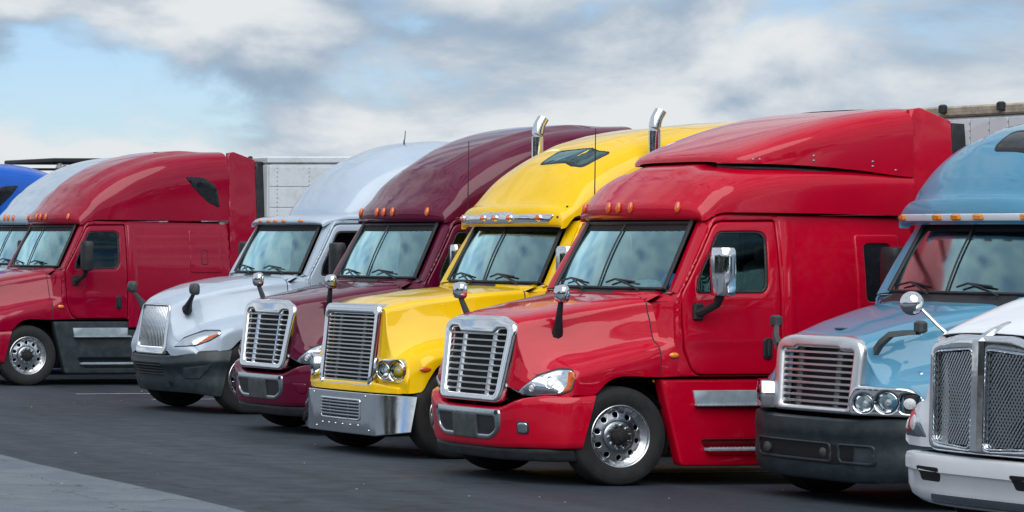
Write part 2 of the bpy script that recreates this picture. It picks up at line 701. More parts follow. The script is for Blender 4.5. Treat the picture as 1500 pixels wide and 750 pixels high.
def wheels(T, wx=0.):
    ty, ri, hu, ca, di = memo('wheel', wheel_meshes)
    spots = [(wx, 1.035, 0), (wx, -1.035, math.pi)]
    for fx in (-4.4, -5.75):
        spots += [(fx, 1.05, 0), (fx, -1.05, math.pi)]
    rnd = random.Random(int(T.root.location.y * 10))
    for x, y, rz in spots:
        w = bpy.data.objects.new('wheel', None)
        C.objects.link(w)
        w.parent = T.root
        w.location = (x, y, .515)
        w.rotation_euler = (0, rnd.uniform(0, .6), rz)
        for nme, me in (('tyre', ty), ('rim', ri), ('hub', hu), ('hub_cap', ca), ('brake_drum', di)):
            link(nme, me, w)


def chassis(T, hx=.75, a0=5., wx=0.):
    b = MB()
    for sgn in (1, -1):
        b.box(((hx - .1 - 6.2) / 2, sgn * .42, .82), ((hx - .1 + 6.2) / 2, .05, .14))
        b.tube([(hx - .1, sgn * .42, .62), (-.6, sgn * .42, .62)], .05)
    b.box((-.15, 0, 1.12), (hx - .12, .44, .42), .05)
    b.box((-.15, 0, .72), (.6, .3, .2), .05)
    b.tube([(0, -1.0, .50), (0, 1.0, .50)], .07)
    for fx in (-4.4, -5.75):
        b.tube([(fx, -.95, .515), (fx, .95, .515)], .11)
    b.box((-5.4, 0, 1.06), (.6, .45, .06))
    T.put(b, 'chassis', M['iron'])
    w = MB()
    rows = []
    for k in range(15):
        a = R_(a0 + (200 - a0) * k / 14)
        rows.append([(wx + .60 * math.cos(a), y, .515 + .58 * math.sin(a)) for y in (.45, .7, 1.08)])
    w.grid(rows)
    w.add([(wx + .60 * math.cos(R_(a0 + (200 - a0) * k / 14)), .45, .515 + .58 * math.sin(R_(a0 + (200 - a0) * k / 14))) for k in range(15)], [tuple(range(15))])
    T.both(w, 'wheel_well', M['black'])


def cab(T, dx=0, rear=-3.3, gap_r=2.77, ext=.44, roof_rear=3.93, mirror_w=1., far_mirror=-.18, skirt='p', has_sleeper_window=True, vent=False, plates=True, base=1.13, mirrors='chrome'):
    """cab box, doors, windows, windshield, interior; all in truck coordinates shifted by dx"""
    p = T.p
    ox = lambda u, v, w: (u + dx, side_w(u, v) + w, v)
    r = rear - dx
    outer = rpoly([(-.61, base, .0), (-.60, 1.45, .0), (-.62, 1.95, .0), (-.66, 2.02, .02), (-1.085, 2.78, .05), (-1.22, 2.82, .05), (r, gap_r, 0), (r, .98, 0), (-1.80, .98, .02), (-1.80, base, .02)], .02)
    door_o = rpoly([(-.80, base + .02, .10), (-.695, 1.42, .06), (-.67, 1.97, .05), (-1.10, 2.73, .09), (-1.76, 2.735, .03), (-1.77, base + .02, .03)], .03)
    win = rpoly([(-.83, 1.99, .05), (-.86, 2.14, .05), (-1.12, 2.63, .06), (-1.60, 2.635, .09), (-1.655, 2.58, .06), (-1.63, 1.99, .10)], .05)
    inset = lambda poly, cxy, k: [(cxy[0] + (a - cxy[0]) * k, cxy[1] + (b - cxy[1]) * k) for a, b in poly]
    hole = inset(door_o, (-1.25, 1.9), 1.016)
    slw_o = rpoly([(-2.62, 1.78), (-2.62, 2.60), (-3.12, 2.60), (-3.12, 1.78)], .05)
    slw = rpoly([(-2.72, 1.90), (-2.72, 2.50), (-3.02, 2.50), (-3.02, 1.90)], .06)
    holes = [hole]
    b = MB().plate(outer, holes, ox, r=.02, depth=.05, step=.08, seg=.08)
    body, _ = T.both(b, 'cab_side', p)
    # dark liner behind the shut lines
    ln = MB().plate(inset(outer, (-1.6, 1.9), .985), [inset(win, (-1.25, 2.3), 1.02)], lambda u, v, w: (u + dx, side_w(u, v) - .045, v), r=0, depth=0, step=.3, seg=.2)
    T.both(ln, 'door_seal', M['dark'])
    for sg in (1, -1):
        mk = lambda mb: mb if sg > 0 else mb.flipped()
        d = T.put(mk(MB().plate(door_o, [win], ox, r=.018, depth=.05, step=.055, seg=.05)), 'door', p)
        T.put(mk(MB().plate(win, [inset(win, (-1.25, 2.3), .93)], lambda u, v, w: (u + dx, side_w(u, v) - .004 + w, v), r=.01, depth=.03, step=.1, seg=.06)), 'window_seal', M['black'], d)
        T.put(mk(MB().plate(inset(win, (-1.25, 2.3), .95), [], lambda u, v, w: (u + dx, side_w(u, v) - .018, v), r=0, depth=0, step=.2, seg=.1)), 'window', M['side'], d)
        hd = MB().plate(rpoly([(-1.56, 1.30), (-1.56, 1.53), (-1.665, 1.53), (-1.665, 1.30)], .05), [], lambda u, v, w: (u + dx, side_w(u, v) + .016 + w, v), r=.012, depth=.03, step=.04, seg=.03)
        hd.box((-1.61 + dx, 1.215, 1.42), (.018, .015, .085), .01)
        T.put(mk(hd), 'handle', M['black'], d)
        om = MB().ball((-.585 + dx, side_w(-.585, 1.35) + .008, 1.35), (.055, .02, .03), 14)
        T.put(mk(om), 'side_marker', M['amber'])
        if has_sleeper_window:
            f = T.put(mk(MB().plate(slw_o, [slw], lambda u, v, w: (u + dx, side_w(u, v) + .022 + w, v), r=.02, depth=.03, step=.1, seg=.06)), 'sleeper_window_frame', p)
            T.put(mk(MB().plate(inset(slw, (-2.87, 2.2), 1.03), [], lambda u, v, w: (u + dx, side_w(u, v) + .006, v), r=0, depth=0, step=.2, seg=.1)), 'sleeper_window', M['tinted'], f)
        if vent:
            f = T.put(mk(MB().plate(rpoly([(-2.90, 1.92), (-2.90, 2.66), (-3.48, 2.66), (-3.48, 1.92)], .06), [], lambda u, v, w: (u + dx, side_w(u, v) + .012 + w, v), r=.015, depth=.02, step=.1, seg=.06)), 'bunk_door', p)
            T.put(mk(MB().plate(rpoly([(-3.10, 2.06), (-3.10, 2.32), (-3.22, 2.32), (-3.22, 2.06)], .03), [rpoly([(-3.112, 2.075), (-3.112, 2.305), (-3.208, 2.305), (-3.208, 2.075)], .03)], lambda u, v, w: (u + dx, side_w(u, v) + .018 + w, v), r=.003, depth=.01, step=.1, seg=.04)), 'latch', M['black'], f)
    # rear corner post rib behind the door
    rib = MB()
    rib.grid([[(-1.80 + dx + a, side_w(-1.8, z) + o, z) for z in np.linspace(1.0, 2.74, 12)] for a, o in ((0, -.005), (-.03, .012), (-.12, .012), (-.17, -.005))])
    T.both(rib, 'body_rib', p)
    # shut line between cab and roof
    # windshield
    nb, nz = 21, 9
    B = lambda u: Vector((-.51 - .15 * u * u + dx, .985 * u, 2.02))
    Tp = lambda u: Vector((-.855 - .17 * u * u + dx, .915 * u, 2.74))
    ws = MB()
    ws.grid([[B(u).lerp(Tp(u), k / (nz - 1)) + Vector((.02, 0, .012)) * math.sin(math.pi * k / (nz - 1)) for u in np.linspace(-.97, .97, nb)] for k in range(nz)])
    wobj = T.put(ws, 'windshield', M['wind'])
    fr = MB()
    for e in (.965, -.965):
        fr.tube([B(e).lerp(Tp(e), k / 6) + Vector((.028, 0, .012)) for k in range(7)], .022, 6)
    fr.tube([B(u).lerp(Tp(u), .02) + Vector((.018, 0, .0)) for u in np.linspace(-.97, .97, 17)], .018, 6)
    fr.tube([B(u).lerp(Tp(u), .97) + Vector((.02, 0, .0)) for u in np.linspace(-.97, .97, 17)], .020, 6)
    T.put(fr, 'seal', M['black'], wobj)
    if T.divider:
        dv = MB().tube([B(0).lerp(Tp(0), k / 8) + Vector((.024, 0, .012)) * (.5 + math.sin(math.pi * k / 8)) for k in range(9)], .009, 6)
        T.put(dv, 'divider', M['black'], wobj)
    tint = MB().grid([[B(u).lerp(Tp(u), k) + Vector((.012, 0, .0)) for u in np.linspace(-.95, .95, nb)] for k in (.84, .9, 1.0)])
    T.put(tint, 'sun_visor', M['dark'], wobj)
    # pillars
    pl = MB()
    rows = []
    for k in range(9):
        t = k / 8
        a = B(1).lerp(Tp(1), t)
        z = 1.99 + t * .77
        x = -.64 - (z - 2.0) * .555
        e = Vector((x + dx, side_w(x, z) - .012, z))
        m1 = a.lerp(e, .5) + Vector((.02, .02, 0))
        rows.append([a + Vector((0, -.01, 0)), m1, e, e + Vector((-.03, -.02, 0))])
    pl.grid(rows)
    T.both(pl, 'pillar', p)
    # cowl in front of the windshield
    cw = MB().grid([[B(u) + Vector((.16, u * .06, -.10)), B(u) + Vector((.06, u * .04, -.035)), B(u) + Vector((-.02, u * .02, .02)), B(u) + Vector((-.25, 0, -.05))] for u in np.linspace(-.84, .84, 21)])
    T.put(cw, 'cowl', M['black'])
    # wipers
    for u0, u1 in ((-.18, -.72), (.70, .14)):
        wp = MB()
        q0 = B(u0) + Vector((.07, 0, -.005))
        q1 = B(u1 * .7 + u0 * .3).lerp(Tp(u1), .13) + Vector((.05, 0, .015))
        wp.tube([q0, q0.lerp(q1, .5) + Vector((.02, 0, .02)), q1], .010, 6)
        wp.tube([B(u0 * .75 + u1 * .25).lerp(Tp(u0), .10) + Vector((.045, 0, .01)), q1, B(u1 * 1.15).lerp(Tp(u1), .085) + Vector((.045, 0, .01))], .011, 6)
        T.put(wp, 'wiper', M['black'])
    # interior
    it = MB()
    it.box((-2.05 + dx, 0, 1.3), (.95, 1.10, .05))
    it.box((r + dx + .1, 0, 1.9), (.05, 1.08, .9))
    it.box((-2.35 + dx, .68, 2.0), (.03, .40, .72))
    it.box((-2.35 + dx, -.68, 2.0), (.03, .40, .72))
    it.grid([[(x + dx, y, z) for x, z in ((-.60, 1.99), (-.78, 2.02), (-.95, 2.0), (-1.08, 1.90), (-1.12, 1.4))] for y in np.linspace(-1.08, 1.08, 9)])
    T.put(it, 'cabin', M['cabin'])
    for y in (.55, -.55):
        st = MB()
        st.box((-1.75 + dx, y, 1.62), (.26, .24, .10), .06)
        st.box((-2.02 + dx, y, 1.98), (.09, .25, .34), .06)
        st.box((-2.04 + dx, y, 2.40), (.06, .13, .11), .05)
        T.put(st, 'seat', M['seat'])
    sw = MB()
    c0 = Vector((-1.27 + dx, .55, 2.0))
    ring = []
    for k in range(25):
        a = 2 * math.pi * k / 24
        ring.append(c0 + Vector((.12 * math.sin(a), .22 * math.cos(a), .19 * math.sin(a))))
    sw.tube(ring, .016, 6)
    sw.tube([c0 + Vector((0, -.2, 0)), c0 + Vector((0, .2, 0))], .014, 6)
    sw.tube([c0, c0 + Vector((.25, 0, -.25))], .03, 6)
    T.put(sw, 'steering_wheel', M['black'])
    # headliner closes the cab above
    hl = MB().grid([[(x + dx, y, 2.74) for x in (-1.0, -1.8, r + .05)] for y in (-1.02, 0, 1.02)])
    T.put(hl, 'headliner', M['cabin'])
    bw = MB().grid([[(rear, y, z) for z in (.95, 1.6, 2.2, gap_r)] for y in (-1.14, 0, 1.14)])
    T.put(bw, 'back_wall', p)
    # steps and skirts below the doors
    sk = T.skirt
    so = rpoly([(-.455, 1.10, .02), (-.52, .80, .1), (-.66, .20, .05), (r, .20, .02), (r, .955, 0), (-1.82, .955, .02), (-1.82, 1.10, .02)], .03)
    srec = rpoly([(-.88, .47, .06), (-1.00, .31, .05), (-2.0, .31, .05), (-2.0, .47, .03)], .03)
    sb = MB().plate(so, [srec], lambda u, v, w: (u + dx, 1.155 + .03 * max(0, (1.1 - v)) + w, v), r=.03, depth=.12, step=.15, seg=.1)
    sb.grid([[(x + dx, y, z) for x in (-.86, -2.02)] for y, z in ((1.05, .50), (1.03, .30))])
    a, bb = T.both(sb, 'side_skirt', sk)
    for par, sg in ((a, 1), (bb, -1)):
        mk = lambda mb: mb if sg > 0 else mb.flipped()
        T.put(mk(MB().plate([(-.80, .985), (-.83, .845), (-1.78, .845), (-1.78, .985)], [], lambda u, v, w: (u + dx, 1.178 + w, v), r=.006, depth=.02, step=.3, seg=.2)), 'step_plate', M['plate'], par)
        st = MB().box((-1.32 + dx, 1.205, .835), (.51, .035, .012), .006)
        st2 = MB().box((-1.48 + dx, 1.20, .375), (.56, .05, .016), .006)
        for k in range(22):
            st.box((-.84 - .045 * k + dx, 1.215, .85), (.008, .02, .006), .002)
            st2.box((-.97 - .045 * k + dx, 1.215, .394), (.008, .02, .006), .002)
        T.put(mk(st), 'step_tread', M['plate'], par)
        T.put(mk(st2), 'step_tread', M['plate'], par)
    # door mirrors
    mm = M[mirrors]
    for sg in (1, -1):
        mk = lambda mb: mb if sg > 0 else mb.flipped()
        mo = MB()
        hx, hy = -.90 + dx, 1.50
        pr = [(.05, .0), (.115, .012), (.13, .05), (.132, .25), (.132, .40), (.128, .47), (.11, .50), (.05, .508)]
        rows = []
        for w_, z in pr:
            dpt = .05 + w_ * .35
            rows.append([(hx + dpt * c, hy + w_ * e * mirror_w, 1.965 + z) for c, e in ((-.55, -1), (-.55, 1), (.2, 1.0), (.75, .75), (1.0, .25), (1.0, -.25), (.75, -.75), (.2, -1.0))])
        mo.grid(rows, cu=True)
        mo.f.append(tuple(range(8)))
        mo.f.append(tuple(range(len(mo.v) - 8, len(mo.v))))
        h = T.put(mk(mo), 'mirror', mm)
        if sg < 0:
            h.location.x = far_mirror
        T.put(mk(MB().plate(rpoly([(1.40, 2.0), (1.60, 2.0), (1.60, 2.44), (1.40, 2.44)], .04), [], lambda u, v, w: (hx - .055 - w, u, v), r=.004, depth=.008, step=.2, seg=.1)), 'mirror_glass', M['black'], h)
        ar = MB()
        ar.tube([(hx, 1.47, 1.99), (hx + .01, 1.42, 1.88), (hx + .05, 1.25, 1.80), (hx + .06, 1.19, 1.79)], [.045, .04, .045, .06], 8)
        ar.box((hx + .065, 1.195, 1.80), (.055, .03, .09), .02)
        T.put(mk(ar), 'mirror_arm', M['black'], h)
    # extender and rear strip
    top = roof_rear
    eo = [(rear, .75), (rear, top - .02), (rear - .12, top), (rear - ext, top - .14), (rear - ext, .75)]
    ew = lambda u, v: 1.17 - .11 * max(0, (v - 1.95) / 2) ** 1.6 + .035 * min(1, max(0, (rear - u) / max(ext, .1)))
    e1, e2 = T.both(MB().plate(eo, [], lambda u, v, w: (u, ew(u, v) + w, v), r=.02, depth=.05, step=.15, seg=.12), 'side_extender', p)
    for par, sg in ((e1, 1), (e2, -1)):
        rs = MB().plate([(rear - ext - .005, .75), (rear - ext - .005, top - .16), (rear - ext - .16, top - .17), (rear - ext - .16, .75)], [], lambda u, v, w: (u, ew(u, v) - .012 + w, v), r=.01, depth=.02, step=.2, seg=.15)
        T.put(rs if sg > 0 else rs.flipped(), 'rubber_edge', M['black'], par)
    return body


def roof(T, st, name='roof_fairing', pad=None, nu=80, nv=37, mat=None, n0=4.2, close_rear=True):
    """stations (x, z_top, z_bottom, half_width, sweep, exponent)"""
    q = cr([s + (n0,) if len(s) < 6 else s for s in st], nu)
    rows = []
    for x, zt, zb, w, sw, n in q:
        row = []
        for k in range(nv):
            a = math.pi * (k / (nv - 1) - .5)
            c, s_ = abs(math.cos(a)), math.sin(a)
            y = w * math.copysign(abs(s_) ** (2 / n), s_)
            z = zb + max(.004, zt - zb) * max(c, 1e-6) ** (2 / n)
            xx = x - sw * y * y
            if pad:
                x0, x1, wy, hgt = pad
                sm = lambda v: max(0, min(1, v)) ** 2 * (3 - 2 * max(0, min(1, v)))
                wyy = wy * (.75 + .25 * min(1, max(0, (x0 - x) / max(.1, x0 - x1))))
                z += hgt * sm((x0 - x) / .16) * sm((x - x1) / .5) * sm((wyy - abs(y)) / .08 + .5) * c
            row.append((xx, y, z))
        rows.append(row)
    b = MB().grid(rows)
    if close_rear:
        b.add(rows[-1], [tuple(range(nv))])
    b.bot = [r[-1] for r in rows]
    return b, T.put(b, name, mat or T.p)


def marker_lights(T, rb, ys, x0, z, ptype='teardrop', par=None, mat='orange'):
    """lamps set on a surface that faces forward"""
    bv = rb.bvh()

    def mk(kind):
        m = MB()
        if kind == 'teardrop':
            m.ball((0, 0, 0), (.026, .030, .062), 12, 8)
        elif kind == 'bar':
            m.box((0, 0, 0), (.022, .062, .030), .012)
        elif kind == 'bullet':
            m.lathe([(.030, -.02), (.030, .015), (.022, .04), (.001, .05)], (0, 0, 0), (1, 0, 0), 12)
        else:
            m.ball((0, 0, 0), (.025, .055, .026), 12, 8)
        return m.mesh('marker_light', M[mat])
    me = memo(('mark', ptype, mat), lambda: mk(ptype))
    for y in ys:
        h = bv.ray_cast(Vector((x0 + 2, y, z)), Vector((-1, 0, 0)))
        if h[0] is None:
            continue
        nrm = h[1] if h[1].x > 0 else -h[1]
        loc = h[0] + nrm * .006
        yaw = math.atan2(nrm.y, nrm.x)
        pit = -math.atan2(nrm.z, math.hypot(nrm.x, nrm.y))
        link('marker_light', me, par or T.root, loc, (0, pit if ptype != 'bullet' else 0, yaw))
        if ptype == 'bullet':
            bz = memo('bezel', lambda: MB().lathe([(.045, -.01), (.046, .012), (.034, .022), (.028, .02)], (0, 0, 0), (1, 0, 0), 16).mesh('bezel', M['chrome']))
            link('bezel', bz, par or T.root, loc, (0, 0, yaw))


def hood(T, st, nu=56, sharp=50, name='hood', face=True, cow=0., cab_dx=0.):
    """stations dict: x, zt, wc, wf, ft, zb, lean, sweep, drop"""
    secs = []
    for s_ in st:
        x, zt, wc, wf, ft, zb = s_[:6]
        lean = s_[6] if len(s_) > 6 else 0
        sw = s_[7] if len(s_) > 7 else 0
        dr = s_[8] if len(s_) > 8 else .085
        md = wc + .07
        pts = [(0, zt), (.5 * wc, zt - .008), (.84 * wc, zt - .028), (wc, zt - dr), (wc + .03, zt - dr - .10), (md, (zt - dr + ft) / 2 + .02),
               (md + .30 * (wf - md), ft + .05), (wf - .24 * (wf - md), ft - .015), (wf - .01, ft - .10), (wf, ft - .19 if ft - .19 > zb + .04 else zb + (ft - .1 - zb) * .5), (wf - .005, zb)]
        P = []
        for y, z in pts:
            k = max(0, abs(y) - .5) / .6
            P.append((x + lean * (zt - z) - sw * k ** 1.6, y, z))
        secs.append(cr(P, 34))
    secs = [np.array(q) for q in secs]
    if face:                                     # close the front of the fenders down to the lower edge
        x, zt, wc, wf, ft, zb = st[-1][:6]
        lean = st[-1][6] if len(st[-1]) > 6 else 0
        sw = st[-1][7] if len(st[-1]) > 7 else 0
        last = secs[-1]
        for t, bulge in ((.12, .018), (.5, .035), (1.0, .0)):
            q = last.copy()
            for i in range(len(q)):
                y, z = q[i][1], q[i][2]
                zz = zb + (z - zb) * (1 - t)
                if y < wc - .02:
                    q[i] = (q[i][0], y, z - t * .01)
                    continue
                if z > ft + .10:                 # flange turned in behind the grille frame
                    hi = z if z > zt - (st[-1][8] if len(st[-1]) > 8 else .085) - .02 else None
                    lo, top_ = ft + .10, zt - .09
                    zz = zb + max(0, min(1, (z - lo) / (top_ - lo))) * (top_ - zb)
                    k = max(0, y - .5) / .6
                    tgt = (x + lean * (zt - zz) - .035, wc - .13, zz)
                    q[i] = tuple(q[i][c] * (1 - t) + tgt[c] * t for c in range(3))
                    continue
                k = max(0, abs(y) - .5) / .6
                b_ = bulge if zz < z - .03 else 0
                q[i] = (x + lean * (zt - zz) - sw * k ** 1.6 + b_, y, zz)
            secs.append(q)
    secs = np.array(secs)
    n, m, _ = secs.shape
    g = cr(secs.reshape(n, m * 3), nu).reshape(nu, m, 3)
    rows = []
    for r in g:
        left = [tuple(p) for p in r]
        right = [(p[0], -p[1], p[2]) for p in r[:0:-1]]
        rows.append(right + left)
    b = MB().grid(rows)
    # turned-in lip along the wheel arch and the front
    for side in (0, -1):
        e = [r[side] for r in rows]
        b.grid([e, [(x, y * .955, z + .005) for x, y, z in e], [(x, y * .93, z + .06) for x, y, z in e]])
    o = T.put(b, name, T.p, sharp=sharp)
    # cowl panel: carries the hood's rear outline into the cab side
    q = [p for p in g[0] if p[1] > st[0][2] * .98]
    xe = -.665 + cab_dx
    cp = MB().grid([[(x0 - .012, y0, z0), (x0 * .7 + xe * .3, y0 + .012, z0 + .004)] +
                    [(x0 * (1 - t) + xe * t, y0 + .012 + (max(side_w(-.665, z0), y0 + .01) - .004 - y0 - .012) * t, z0 + .01 * t) for t in (.55, .8, 1)] for x0, y0, z0 in q])
    T.both(cp, 'cowl_panel', T.p)
    T.both(MB().tube([(p[0] - .006, p[1] - .006, p[2]) for p in q], .010, 6), 'hood_gap_seal', M['black'])
    Bc = lambda u: Vector((-.51 - .15 * u * u + cab_dx, .985 * u, 2.02))
    rr = [Vector(p) for p in rows[0]]
    ys = [p.y for p in rr]
    top = [p for p in rr if p.z > st[0][1] - .10]
    us = np.linspace(-1, 1, 21)
    at = lambda y: Vector((st[0][0] - .012, y, float(np.interp(y, [p.y for p in sorted(top, key=lambda p: p.y)], [p.z for p in sorted(top, key=lambda p: p.y)]))))
    cc = MB().grid([[at(u * st[0][2]), at(u * st[0][2]).lerp(Bc(u), .5) + Vector((0, 0, .004)), Bc(u) + Vector((.012, 0, -.012))] for u in us])
    for sg in (1, -1):
        h0, b1 = at(sg * st[0][2]), Bc(sg) + Vector((.012, 0, -.012))
        e0 = Vector((xe, sg * side_w(-.665, 1.90), min(st[0][1] - .08, 1.91)))
        e1 = Vector((xe - .01, sg * (side_w(-.665, 2.0) - .005), 2.005))
        cc.grid([[h0, h0.lerp(e0, .5) + Vector((0, sg * .004, .004)), e0], [b1, b1.lerp(e1, .5), e1]])
    T.put(cc, 'cowl_cover', T.p)
    return b, o


def mapper(bv, phi, off=0.):
    """returns map(u, v, w) which drops the plane point (u, v) onto the surface, seen along plan angle phi"""
    d = Vector((math.cos(phi), math.sin(phi), 0))
    U = Vector((-math.sin(phi), math.cos(phi), 0))
    last = [None]

    def mp(u, v, w):
        o = U * u + Vector((0, 0, v))
        h = bv.ray_cast(o + d * 4, -d)
        if h[0] is None:
            h2 = bv.find_nearest(o + d * .8)
            p = h2[0]
        else:
            p = h[0]
        return p + d * (off + w)
    return mp, (lambda p: (p[0] * U.x + p[1] * U.y, p[2]))


def decal(T, bv, pts, phi, name, mat, off=.006, r=.008, depth=.03, holes=(), par=None, seg=.03, step=.04, rnd=.03, both=True, raw=False):
    mp, pr = mapper(bv, phi, off)
    outer = [pr(p) + tuple(p[3:]) for p in pts] if not raw else pts
    outer = rpoly(outer, rnd)
    b = MB().plate(outer, [rpoly([pr(p) for p in h], rnd * .7) if not raw else rpoly(h, rnd * .7) for h in holes], mp, r=r, depth=depth, step=step, seg=seg)
    if both:
        if isinstance(par, tuple):
            return T.put(b, name, mat, par[0]), T.put(b.flipped(), name, mat, par[1])
        return T.both(b, name, mat, par)
    return T.put(b, name, mat, par)


def bumper(T, plan, mat, name='bumper', prof=None, sharp=45, n=40, hard=False):
    """plan: [(x_top, x_bottom, y, z_top, z_bottom)] from centre to rear end"""
    q = cr(plan, n)
    if hard:
        P = np.array(plan)
        tt = np.linspace(0, len(P) - 1, (len(P) - 1) * 6 + 1)
        q = np.stack([np.interp(tt, range(len(P)), P[:, c]) for c in range(5)], 1)
    full = [(a, b_, -y, zt, zb) for a, b_, y, zt, zb in q[:0:-1]] + [tuple(p) for p in q]
    prof = prof or [(-.10, 1.0), (-.02, 1.0), (.008, .96), (.016, .85), (.012, .6), (.004, .35), (.0, .12), (-.012, .03), (-.03, 0), (-.10, 0.0)]
    rows = []
    cen = Vector((-.6, 0))
    for xt, xb, y, zt, zb in full:
        row = []
        nrm = Vector((max(.15, xt + .3), y * 1.1)).normalized() if abs(y) > .8 else Vector((1, y * .4)).normalized()
        for off, t in prof:
            x = xb + (xt - xb) * t
            row.append((x + nrm.x * off, y + nrm.y * off, zb + (zt - zb) * t))
        rows.append(row)
    b = MB().grid(rows)
    return b, T.put(b, name, mat, sharp=sharp)


def slat_grille(T, gx, outer, inner, n, zlo, zhi, verts=(), frame_mat='chrome', slat_mat='slat', tab=None, slat_h=.022, slat_d=.035, frame_r=.035, frame_d=.12, vert_mat='satin', vw=.03, name='grille'):
    """frame + horizontal slats; gx(y, z) gives the plane's x"""
    mp = lambda u, v, w: (gx(u, v) + w, u, v)
    fb = MB().plate(outer, [inner], lambda u, v, w: mp(u, v, w + .03), r=frame_r, depth=frame_d, step=.05, seg=.035)
    g = T.put(fb, name, M[frame_mat])
    back = MB().plate(outer, [], lambda u, v, w: mp(u * .97, v, -.085), r=0, depth=0, step=.3, seg=.2)
    T.put(back, 'grille_screen', M['mesh'], g)
    A = np.array(inner)

    def half(z):
        xs = []
        for i in range(len(A)):
            (x1, y1), (x2, y2) = A[i], A[(i + 1) % len(A)]
            if (y1 > z) != (y2 > z):
                xs.append(x1 + (x2 - x1) * (z - y1) / (y2 - y1))
        return (min(xs), max(xs)) if xs else None
    for k in range(n):
        z = zlo + (zhi - zlo) * k / (n - 1)
        hh = half(z)
        if not hh:
            continue
        s_ = MB()
        rows = []
        for u in np.linspace(hh[0] - .01, hh[1] + .01, 9):
            x = gx(u, z) - .005
            rows.append([(x, u, z + slat_h * .35), (x - .006, u, z + slat_h * .5), (x - slat_d, u, z + slat_h * .35), (x - slat_d, u, z - slat_h * .4), (x - .008, u, z - slat_h * .5), (x, u, z - slat_h * .3)])
        s_.grid(rows, cu=True)
        T.put(s_, 'slat', M[slat_mat], g)
    for vu in verts:
        top = zhi + .05
        s_ = MB()
        rows = []
        for z in np.linspace(zlo - .05, zhi + .05, 8):
            u = vu * (1 + .06 * (z - zlo))
            x = gx(u, z) - .030
            rows.append([(x, u - vw, z), (x + .018, u - vw * .6, z), (x + .018, u + vw * .6, z), (x, u + vw, z), (x - .02, u, z)])
        s_.grid(rows, cu=True)
        T.put(s_, 'upright', M[vert_mat], g)
    return g


def round_lamp(T, c, yaw, r, par, depth=.06, ry=None):
    """a round headlamp bowl with glass and bulb, facing plan angle yaw"""
    ax = (math.cos(yaw), math.sin(yaw), 0)
    b = MB().lathe([(r, .012), (r * .96, .016), (r * .9, .006), (r * .6, -depth * .7), (r * .3, -depth), (.001, -depth)], c, ax, 24)
    o = T.put(b, 'lamp_bowl', M['chrome'], par)
    g = MB().lathe([(r * .93, .004), (r * .75, .018), (r * .4, .028), (.001, .031)], c, ax, 24)
    T.put(g, 'lamp_glass', M['wind_clear'], par)
    v = Vector(c) - Vector(ax) * depth * .6
    T.put(MB().ball(v, (r * .33, r * .33, r * .33), 12, 8), 'bulb', M['lamp'], par)
    return o


M['wind_clear'] = glass('lamp_cover_glass', (.86, .9, .93), 1.6, 1.5)


def stalk_mirror(T, base, head, mat_head='chrome', both=True, hr=(.05, .085, .095)):
    for sg in ((1, -1) if both else (1,)):
        b = MB()
        bx, by, bz = base
        hx, hy, hz = head
        b.tube([(bx, by, bz), (bx + .005, by + .05, bz + .05), (bx * .6 + hx * .4, by * .6 + hy * .4 + .03, bz + (hz - bz) * .45), (hx - .01, hy, hz - .05)], [.075, .055, .034, .024], 8)
        b.ball((bx, by + .01, bz), (.075, .05, .085), 12, 8)
        st = T.put(b if sg > 0 else b.flipped(), 'hood_mirror', M['black'])
        hd = MB()
        rows = []
        for k, (q, d_) in enumerate([(.05, .045), (.6, .04), (.9, .02), (1.0, -.012), (1.0, -.04), (.93, -.052)]):
            rows.append([(hx + d_, hy + hr[1] * q * math.copysign(abs(math.cos(a)) ** .6, math.cos(a)), hz + hr[2] * q * math.copysign(abs(math.sin(a)) ** .6, math.sin(a))) for a in [2 * math.pi * i / 20 for i in range(20)]])
        hd.grid(rows, cu=True)
        T.put(hd if sg > 0 else hd.flipped(), 'mirror_head', M[mat_head], st)
        gl = MB().add([(hx - .05, hy + hr[1] * .93 * math.copysign(abs(math.cos(a)) ** .6, math.cos(a)), hz + hr[2] * .93 * math.copysign(abs(math.sin(a)) ** .6, math.sin(a))) for a in [2 * math.pi * i / 20 for i in range(20)]], [tuple(range(20))])
        T.put(gl if sg > 0 else gl.flipped(), 'mirror_glass', M['black'], st)


def antenna(T, x, y, z0, z1):
    b = MB().tube([(x, y, z0), (x, y, z0 + .12), (x - .01, y, (z0 + z1) / 2), (x - .02, y, z1)], [.016, .009, .007, .005], 6)
    T.put(b, 'antenna', M['black'])


